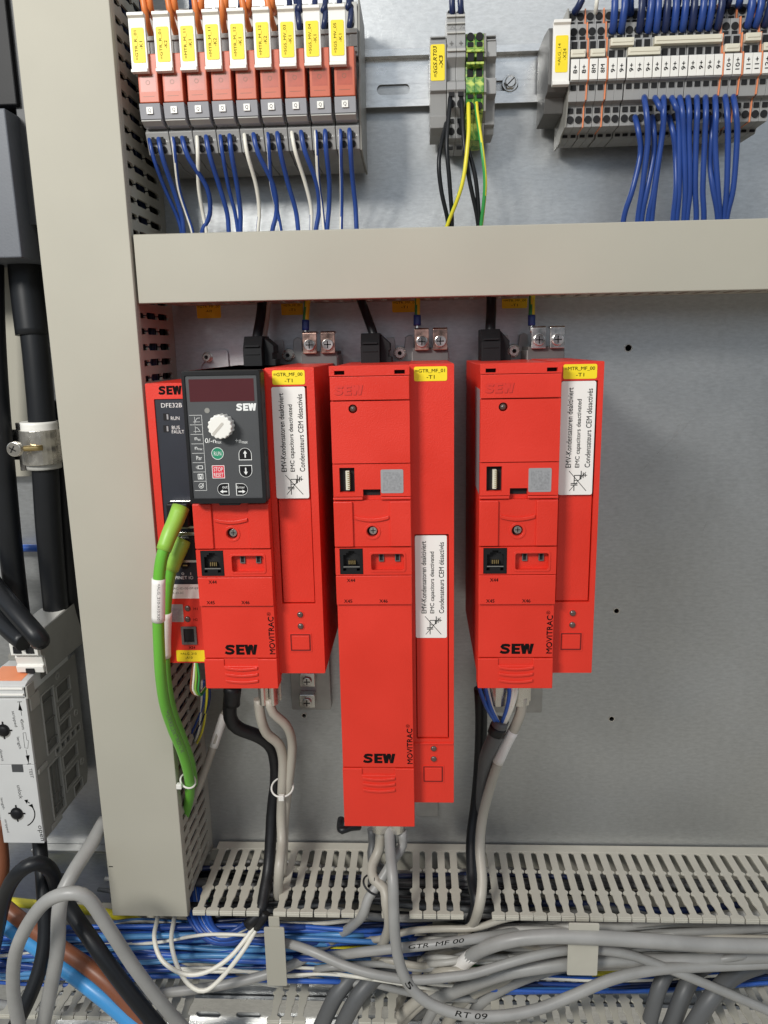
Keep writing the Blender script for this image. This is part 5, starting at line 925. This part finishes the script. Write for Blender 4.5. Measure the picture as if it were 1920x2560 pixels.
for k in range(14):
    xa = random.uniform(1000, 1450); ya = random.uniform(2312, 2400)
    pts = [(xa-60, ya+random.uniform(20, 60), 30)] + [(xa+(1980-xa)*i/4, ya+random.uniform(-12, 12)-6*i*(k % 2), 60+random.uniform(-6, 8)) for i in range(5)]
    cable('grey_cable', 'thin grey cable running right among the thicker ones in the open duct', 'cable', pts, random.uniform(1.8, 3.0), random.choice(['greyc', 'beigec', 'lgrey']), 'thin grey cables running right in the open duct', n=10, step=5)
for k, pts in enumerate(([(790, 2600, 70), (810, 2550, 70), (850, 2475, 66), (910, 2420, 54), (990, 2390, 40), (1080, 2380, 25)], [(840, 2610, 74), (862, 2550, 74), (905, 2478, 70), (960, 2428, 58), (1030, 2398, 42), (1120, 2390, 25)],
                         [(1600, 2620, 70), (1622, 2560, 74), (1652, 2460, 70), (1690, 2410, 56), (1760, 2390, 30)], [(1655, 2620, 70), (1680, 2560, 72), (1715, 2470, 66), (1750, 2420, 50), (1820, 2395, 30)], [(1700, 2620, 80), (1735, 2560, 84), (1790, 2480, 80), (1850, 2430, 60), (1950, 2400, 34)])):
    cable('dark_cable', f'thick dark grey cable leaving the open duct downwards, {ORD[k+1]} from the left', 'cable', pts, 6.3 if k != 2 else 5.6, 'dgreyc', 'dark grey cables leaving the open duct', n=14)
# ============================================================ left bay
def cab(nm, lab, pts, r, m_, **k): return cable(nm, lab, 'cable', pts, r, m_, None, n=18, **k)
cab('grey_cable', 'thick grey cable bent in a big arch at the lower left corner', [CA(150, 1050, 140), CA(115, 900, 140), CA(85, 700, 142), CA(100, 480, 144), CA(180, 290, 146), CA(300, 140, 146), CA(450, 85, 146), CA(570, 120, 144), CA(690, 290, 140), CA(880, 580, 132), CA(1090, 850, 124), CA(1230, 1000, 118)], 4.35, 'greyc')
cab('grey_cable', 'upright grey cable behind the arch at the lower left corner', [(262, 2050, 66), (228, 2110, 84), (178, 2190, 106), (150, 2260, 116), (143, 2380, 122), (125, 2480, 124), (104, 2580, 124)], 5.0, 'greyc')
cab('power_cable', 'thick black cable running diagonally down under the grey arch', [(150, 2200, 60), (166, 2256, 84), (231, 2354, 104), (309, 2462, 110), (405, 2580, 112)], 5.6, 'blackw')
cab('power_cable', 'black cable arching up at the left edge below the open and unlock terminal', [(-30, 2440, 80), (-8, 2330, 90), (14, 2235, 98), (48, 2180, 102), (92, 2158, 100), (128, 2178, 88), (145, 2235, 70), (150, 2290, 50)], 5.2, 'blackw')
cab('power_cable', 'black cable hanging straight then curling left between the grey cables', [(96, 2080, 50), (102, 2140, 64), (110, 2240, 80), (113, 2340, 92), (100, 2420, 102), (70, 2500, 112), (30, 2580, 120)], 5.3, 'blackw')
cab('power_cable', 'reddish brown cable running diagonally across the lower left corner', [(-60, 2200, 60), (23, 2276, 70), (80, 2320, 78), (160, 2375, 90), (270, 2458, 104), (390, 2590, 112)], 5.6, 'brown')
cab('power_cable', 'light blue cable running diagonally across the lower left corner', [(-60, 2270, 60), (12, 2312, 70), (80, 2358, 80), (162, 2420, 94), (251, 2488, 106), (365, 2585, 114)], 5.9, 'sky')
cab('power_cable', 'brown cable coming down at the left edge under the grey terminal', [(-6, 2060, 60), (4, 2120, 60), (6, 2180, 60), (-6, 2240, 56)], 5.0, 'brown')
cab('signal_cable', 'pale flat cable crossing behind the light blue cable', [(-40, 2340, 50), (20, 2360, 60), (90, 2396, 62), (130, 2450, 60)], 3.6, 'greyc')
# cables hanging from the circuit breaker
cab('power_cable', 'thick black power cable held by the steel clamp at the left edge', [(60, 560, 40), (70, 700, 42), (92, 900, 44), (110, 1120, 44), (122, 1320, 40), (138, 1500, 30), (150, 1620, 20)], 9.0, 'blackw')
cab('shrink_sleeve', 'black sleeve round the top of the thick power cable', [(60, 600, 40), (66, 700, 41), (82, 838, 43)], 11.0, 'blackw')
cab('power_cable', 'second black power cable cut by the left picture edge', [(-24, 600, 46), (-20, 800, 46), (-8, 1000, 44), (10, 1200, 40), (30, 1400, 34), (50, 1560, 24), (70, 1680, 14)], 8.2, 'blackw')
cab('power_cable', 'slanting black power cable entering the grey feed clamp from the upper left', [(-60, 1400, 40), (-10, 1470, 58), (40, 1530, 74), (92, 1590, 84), (100, 1602, 82)], 6.6, 'blackw')
cab('power_cable', 'lower black power cable entering the grey feed clamp from the left', [(-60, 1470, 40), (-20, 1530, 58), (30, 1580, 74), (62, 1606, 82)], 6.4, 'blackw')
cab('power_cable', 'thick black cable behind the clamp beside the tall duct', [(150, 1000, 20), (160, 1200, 20), (172, 1420, 16), (180, 1560, 10)], 8.5, 'blackw')
bd = MB().box(P(2, 700, 10)[0]-40, P(62, 700, 10)[0]+4, P(40, 1190, 10)[1], 150, .3, 12).build('wiring_duct', 'duct'); tag(bd, 'dim beige duct strip behind the black power cables at the far left', 'cable duct')
cab('signal_cable', 'short blue cable behind the black power cables at the left', [(30, 1372, 8), (80, 1370, 10), (200, 1372, 8)], 3.0, 'blue2')
# clamp bar
a, b = P(-40, 1078, 52), P(158, 1160, 52)
t = thing('cable_clamp', 'steel saddle clamp with brassy screw holding the thick black cable', 'clamp', ((a[0]+b[0])/2, b[1], 0))
MB().box(a[0], b[0]+12, b[1]+.5, a[1]-1, 30, 32.5).build('support_rail', 'steel', t, .4)
c0 = P(94, 1120, 50); R_ = 12.6
c = MB(); arc = [(c0[0]+R_*math.cos(math.pi*(1-i/12)), 46+R_*math.sin(math.pi*(1-i/12))) for i in range(13)]; arc2 = [(c0[0]+(R_-1.4)*math.cos(math.pi*i/12), 46+(R_-1.4)*math.sin(math.pi*i/12)) for i in range(13)]
c.profz([(c0[0]-R_-8, 32.6)] + [(c0[0]-R_-8, 34)] + [(c0[0]-R_, 34)] + arc + [(c0[0]+R_, 34), (c0[0]+R_+8, 34), (c0[0]+R_+8, 32.6), (c0[0]+R_-1.4, 32.6)] + arc2 + [(c0[0]-R_+1.4, 32.6)], b[1], a[1]); c.build('saddle', 'bright', t, .3)
x, z, _ = P(94, 1120, 58)
MB().tube([(x+3, z, 57), (x-10, z+.5, 66)], 1.9, 12, 3).build('clamp_bolt', 'brass', t); hd_ = MB(); hd_.cyl(x-11, z+.6, 5.2, 65.5, 68.6, 24, r1=4.9); hd_.build('bolt_head', 'bright', t, .4)
q_ = flatmb(); q_.line([(x-13.3, z-1.6), (x-10.5, z+2.8)], .8, 68.8); q_.line([(x-14, z+1.8), (x-9.6, z-.6)], .8, 68.8); q_.build('cross_slot', 'hole', t)
a1 = P(75, 1055, 54); MB().tube([(c0[0], a[1]+5.5, 44), (c0[0], a[1]-2, 44)], 12.2, 20, 3).build('upper_pad', 'white', t); MB().tube([(c0[0], b[1]+2, 43.5), (c0[0], b[1]-4, 43.5)], 11.6, 20, 3).build('lower_pad', 'lgrey', t)
MB().box(c0[0]-R_-9, c0[0]-R_-5, b[1]-7, a[1]+4, 33, 36).build('locking_hook', 'steel', t, .5)
# circuit breaker
a, b = P(60, 545, 78), P(56, 640, 82)
t = thing('circuit_breaker', 'large black and grey circuit breaker cut by the upper left edge', 'circuit breaker', (a[0]-30, b[1], 0))
MB().box(-330, a[0]+4.2, P(0, 690, 40)[1]+22, 240, 5, 48).build('rear_housing', 'black', t, .8)
MB().box(-330, P(56, 640, 82)[0]-.5, P(0, 645, 82)[1], P(0, 270, 82)[1], 30, 82).build('front_block', 'slate', t, .8)
MB().box(-330, P(40, 200, 70)[0]-1, P(0, 268, 70)[1]+1, 240, 30, 70).build('upper_block', 'black', t, .8)
MB().box(-330, P(60, 655, 60)[0]+6.5, P(0, 655, 60)[1], P(0, 300, 60)[1], 28, 58).build('terminal_shroud', 'black', t, .8)
MB().box(P(85, 540, 70)[0]-6, P(85, 540, 70)[0]+2.5, P(85, 560, 70)[1], 240, 48, 66).build('side_rib', 'char', t, .6)
# big feed terminal
FX = P(88, 1930, 86)[0]; top = P(60, 1748, 86)[1]; bot = P(112, 2108, 86)[1]; xl = FX-30
t = thing('feed_terminal', 'large pale grey feed-through terminal printed open and unlock at the lower left', 'terminal block', (FX-12, bot, 0))
MB().plate(rrect(xl, FX, bot, P(0, 1912, 86)[1], .3), 83.6, 86).parts('front_plate', 'pgrey', t, .4); MB().plate(rrect(xl, FX, P(0, 1912, 86)[1]+.3, top, .3), 83.6, 86).parts('front_plate', 'pgrey', t, .4); MB().box(xl, FX-3.3, bot+1, top, 10, 83.5).build('core_body', 'sidegrey', t)
sd = MB(); zm = P(0, 1912, 86)[1]; DF = 83.5
out = [(top+1, 8), (top+1, DF-3), (top-2, DF), (bot+1, DF), (bot+.5, 72), (bot+3, 60), (bot+3, 12), (bot+12, 8)]
sideholes = []
Hh = top-bot
for (f0, f1, e0, e1) in ((.52, .93, 48, 66), (.06, .44, 50, 68)): sideholes.append(rrect(bot+Hh*f0, bot+Hh*f1, e0, e1, .6))
for (f0, f1, e0, e1) in ((.68, .84, 30, 45), (.52, .62, 62, 68)) : pass
for i in range(5): sideholes.append(rrect(bot+Hh*.46, bot+Hh*.505, 14+i*8.6, 20.5+i*8.6, .3))
for e0, e1, f0, f1 in ((22, 44, .80, .90), (22, 44, .66, .76), (28, 46, .54, .63), (22, 46, .30, .40), (24, 46, .14, .26), (20, 34, .04, .11)): sideholes.append(rrect(bot+Hh*f0, bot+Hh*f1, e0, e1, .5))
sd.prism(out, FX-2.2, FX-.4, lambda a_, b_, c_: (c_, a_, b_), sideholes); sd.build('side_wall', 'sidegrey', t, .35)
MB().box(FX-3.2, FX-2.3, bot+1.5, top-.5, 10, DF-2).build('inner_wall', 'sgrey2', t)
fr = MB()
for (f0, f1, e0, e1) in ((.52, .93, 48, 66), (.06, .44, 50, 68)):
    fr.prism(rrect(bot+Hh*f0-.8, bot+Hh*f1+.8, e0-.8, e1+.8, .8), FX-.6, FX+.5, lambda a_, b_, c_: (c_, a_, b_), [rrect(bot+Hh*f0+.1, bot+Hh*f1-.1, e0+.1, e1-.1, .5)])
for i in range(5): fr.prism(rrect(bot+Hh*.452, bot+Hh*.513, 13.4+i*8.6, 21.1+i*8.6, .5), FX-.5, FX+.3, lambda a_, b_, c_: (c_, a_, b_), [rrect(bot+Hh*.462, bot+Hh*.503, 14.2+i*8.6, 20.3+i*8.6, .3)])
for e0, e1, f0, f1 in ((22, 44, .80, .90), (22, 44, .66, .76), (28, 46, .54, .63), (22, 46, .30, .40), (24, 46, .14, .26), (20, 34, .04, .11)): fr.prism(rrect(bot+Hh*f0-.6, bot+Hh*f1+.6, e0-.6, e1+.6, .5), FX-.5, FX+.4, lambda a_, b_, c_: (c_, a_, b_), [rrect(bot+Hh*f0+.1, bot+Hh*f1-.1, e0+.1, e1-.1, .4)])
fr.parts('window_rim', 'rimgrey', t, .2)
cl_ = MB()
for e, f in ((18, .60), (17, .22), (40, .97)):
    pts_ = disc(bot+Hh*f, e, 3.0, 20); cl_.prism(pts_, FX-.5, FX+.5, lambda a_, b_, c_: (c_, a_, b_), [disc(bot+Hh*f, e, 1.6, 20)])
cl_.parts('moulded_boss', 'rimgrey', t, .15)
st_ = MB()
st_.box(FX-.4, FX+1.2, bot+Hh*.47, bot+Hh*.50, 70, 83); st_.box(FX-.4, FX+.9, bot+Hh*.9, top-1, 69, 82); st_.box(FX-.4, FX+.8, bot+1.5, bot+Hh*.05, 58, 74)
st_.parts('side_step', 'rimgrey', t, .4)
ri = MB()
for f in (.12, .2, .58, .72, .86): ri.box(FX-2.3, FX-.9, bot+Hh*f-.4, bot+Hh*f+.4, 48, 67)
for e in (54, 60): ri.box(FX-2.3, FX-1.2, bot+Hh*.07, bot+Hh*.43, e-.4, e+.4)
ri.build('stiffening_rib', 'sgrey2', t)
# sloped upper shelf with orange label, ribbed strip
z1 = top+.4; sh = MB().prof([(z1, 20), (z1, 84), (z1+9, 84), (z1+10.5, 80), (z1+12.5, 60), (z1+12.5, 20)], xl, FX-.3).build('upper_shelf', 'pgrey', t, .4)
MB().box(xl, FX-2, z1+1.5, z1+3, 84, 85.2).box(xl, FX-2, z1+6, z1+7.5, 84, 85.2).parts('marker_groove', 'white', t, .3)
MB().box(FX-2, FX+.6, z1-1.5, z1+8, 74, 84).build('side_step', 'rimgrey', t, .4)
for a_ in (26, 40, 54): MB().box(FX-1.5, FX+.3, z1+4, z1+11, a_, a_+9).build('side_recess_shade', 'sgrey2', t, .3); MB().box(FX-1.5, FX+.6, z1+10.6, z1+12.3, a_-1, a_+10).build('side_step', 'rimgrey', t, .3)  # raised dark boxes paint the shade of recesses in the side
of_ = MB().prof([(z1+10.6, 80.2), (z1+12.7, 60.2), (z1+12.5, 60), (z1+10.4, 80)], xl+1, FX-5).build('orange_label', 'orangep', t)
MB().prof([(z1+12.6, 20), (z1+12.6, 50), (z1+17, 50), (z1+19, 44), (z1+14, 20)], xl, FX-1).build('rear_shelf', 'sidegrey', t, .4)
# fuse clamp on top
ca_, cb_ = P(30, 1656, 76), P(110, 1518, 76)
xa, xb = ca_[0]+.5, ca_[0]+20.5; za, zb = z1+13, z1+43
cl = MB().prof([(za, 30), (za, 72), (za+5, 73), (za+6, 71), (za+12, 73), (za+13.5, 71), (za+15, 77), (za+24, 78), (za+31, 66), (za+33, 30)], xa, xb-.5).build('clamp_housing', 'white', t, .5)
MB().prof([(za-2, 12), (za-2, 70), (za+12, 71), (za+15, 75.6), (za+24, 76.4), (za+31, 64), (za+33, 12)], xb-.5, xb+.6).build('clamp_side', 'sidegrey', t, .4)
MB().box(xa+2.5, xa+8, za+16.8, za+22, 76, 78.1).box(xa+11.5, xa+17, za+16.8, za+22, 76, 78.1).parts('test_window', 'hole', t)
MB().box(xa+7, xa+13, za, za+3.5, 70, 73.3).parts('latch_slot', 'hole', t)
# prints and levers on the front
q = flatmb(); DP = 86.08
def FZ(x, y): a_ = P(x*.303, 1480+y*.303, 86); return a_[0], a_[1]
for s1, x, y, w_, h_ in (('stripped', 118, 1048, 12, 2.6), ('length', 155, 1245, 9.2, 2.6), ('45mm', 187, 1090, 8, 2.3), ('TEST', 258, 1495, 7.4, 2.3), ('unlock', 165, 1650, 10.6, 2.8), ('open', 333, 1990, 12.5, 3.4), ('stripped', 55, 1930, 10.5, 2.2), ('length', 20, 1745, 9, 2.2), ('down', 15, 1345, 9, 2.2)):
    cx, cz = FZ(x, y); q.text(s1, cx, cz, DP, w_, h_, -86)
q.line([FZ(160, 905), FZ(180, 1020)], .35, DP); q.line([FZ(143, 907), FZ(180, 905)], .4, DP); q.add([(*FZ(160, 912), DP), (*FZ(152, 975), DP), (*FZ(186, 980), DP)], [(0, 1, 2)])
q.line([FZ(215, 1300), FZ(238, 1420)], .35, DP); q.line([FZ(222, 1420), FZ(256, 1416)], .4, DP); q.add([(*FZ(236, 1415), DP), (*FZ(212, 1350), DP), (*FZ(244, 1345), DP)], [(0, 1, 2)])
q.line([FZ(192, 1162), FZ(212, 1160), FZ(222, 1222), FZ(235, 1225), FZ(230, 1290), FZ(205, 1285), FZ(190, 1162)], .25, DP)
arc = [FZ(170+118*math.cos(a_), 1835+105*math.sin(a_)) for a_ in [math.radians(-38+11*i) for i in range(10)]]
q.line(arc, .8, DP); e_ = arc[0]; q.add([(e_[0]-2.4, e_[1]+.8, DP), (e_[0]+.6, e_[1]+2.3, DP), (e_[0]+1.2, e_[1]-1.2, DP)], [(0, 1, 2)]); q.line([FZ(245, 1742), FZ(215, 1722)], .7, DP); q.add([(*FZ(200, 1716), DP), (*FZ(232, 1712), DP), (*FZ(222, 1748), DP)], [(0, 1, 2)])
q.build('lettering', 'ink', t)
for x, y in ((30, 1140), (140, 1825)):
    cx, cz = FZ(x, y); lv = MB().cyl(cx, cz-.8, 5.0, 85.9, 86.3, 28).build('lever_recess', 'sidegrey', t, .1); MB().cyl(cx, cz, 4.6, 86, 86.6, 28).box(cx-.5, cx+.5, cz-6.6, cz+6.6, 86.0, 86.5).box(cx-6.2, cx+6.2, cz-.5, cz+.5, 86.0, 86.5).build('actuator_hole', 'black', t, .1)
    MB().dome(cx-.4, cz-.6, 3.9, 86.5, 1.6, 20).build('actuator', 'black', t)
a_, b_ = FZ(95, 1425), FZ(195, 1485); MB().box(a_[0], b_[0], b_[1], a_[1], 85.5, 86.3).build('test_slot', 'char', t, .1); a_, b_ = FZ(0, 1420), FZ(225, 1560)
# metal frame strips under the left bay
a, b = P(60, 2120, 5), P(270, 2130, 5)
t = tag(MB().box(-330, -232, a[1]-1.5, a[1]+1, 0.2, 9).build('frame_edge', 'dsteel', None, .3), 'steel frame edge running under the grey feed terminal', 'frame edge')
t = tag(MB().box(-330, -232, -404-60, -416, 0.3, 3).build('metal_panel', 'zinc', None, .3), 'dim metal panel strip below the steel frame edge at the left', 'panel')
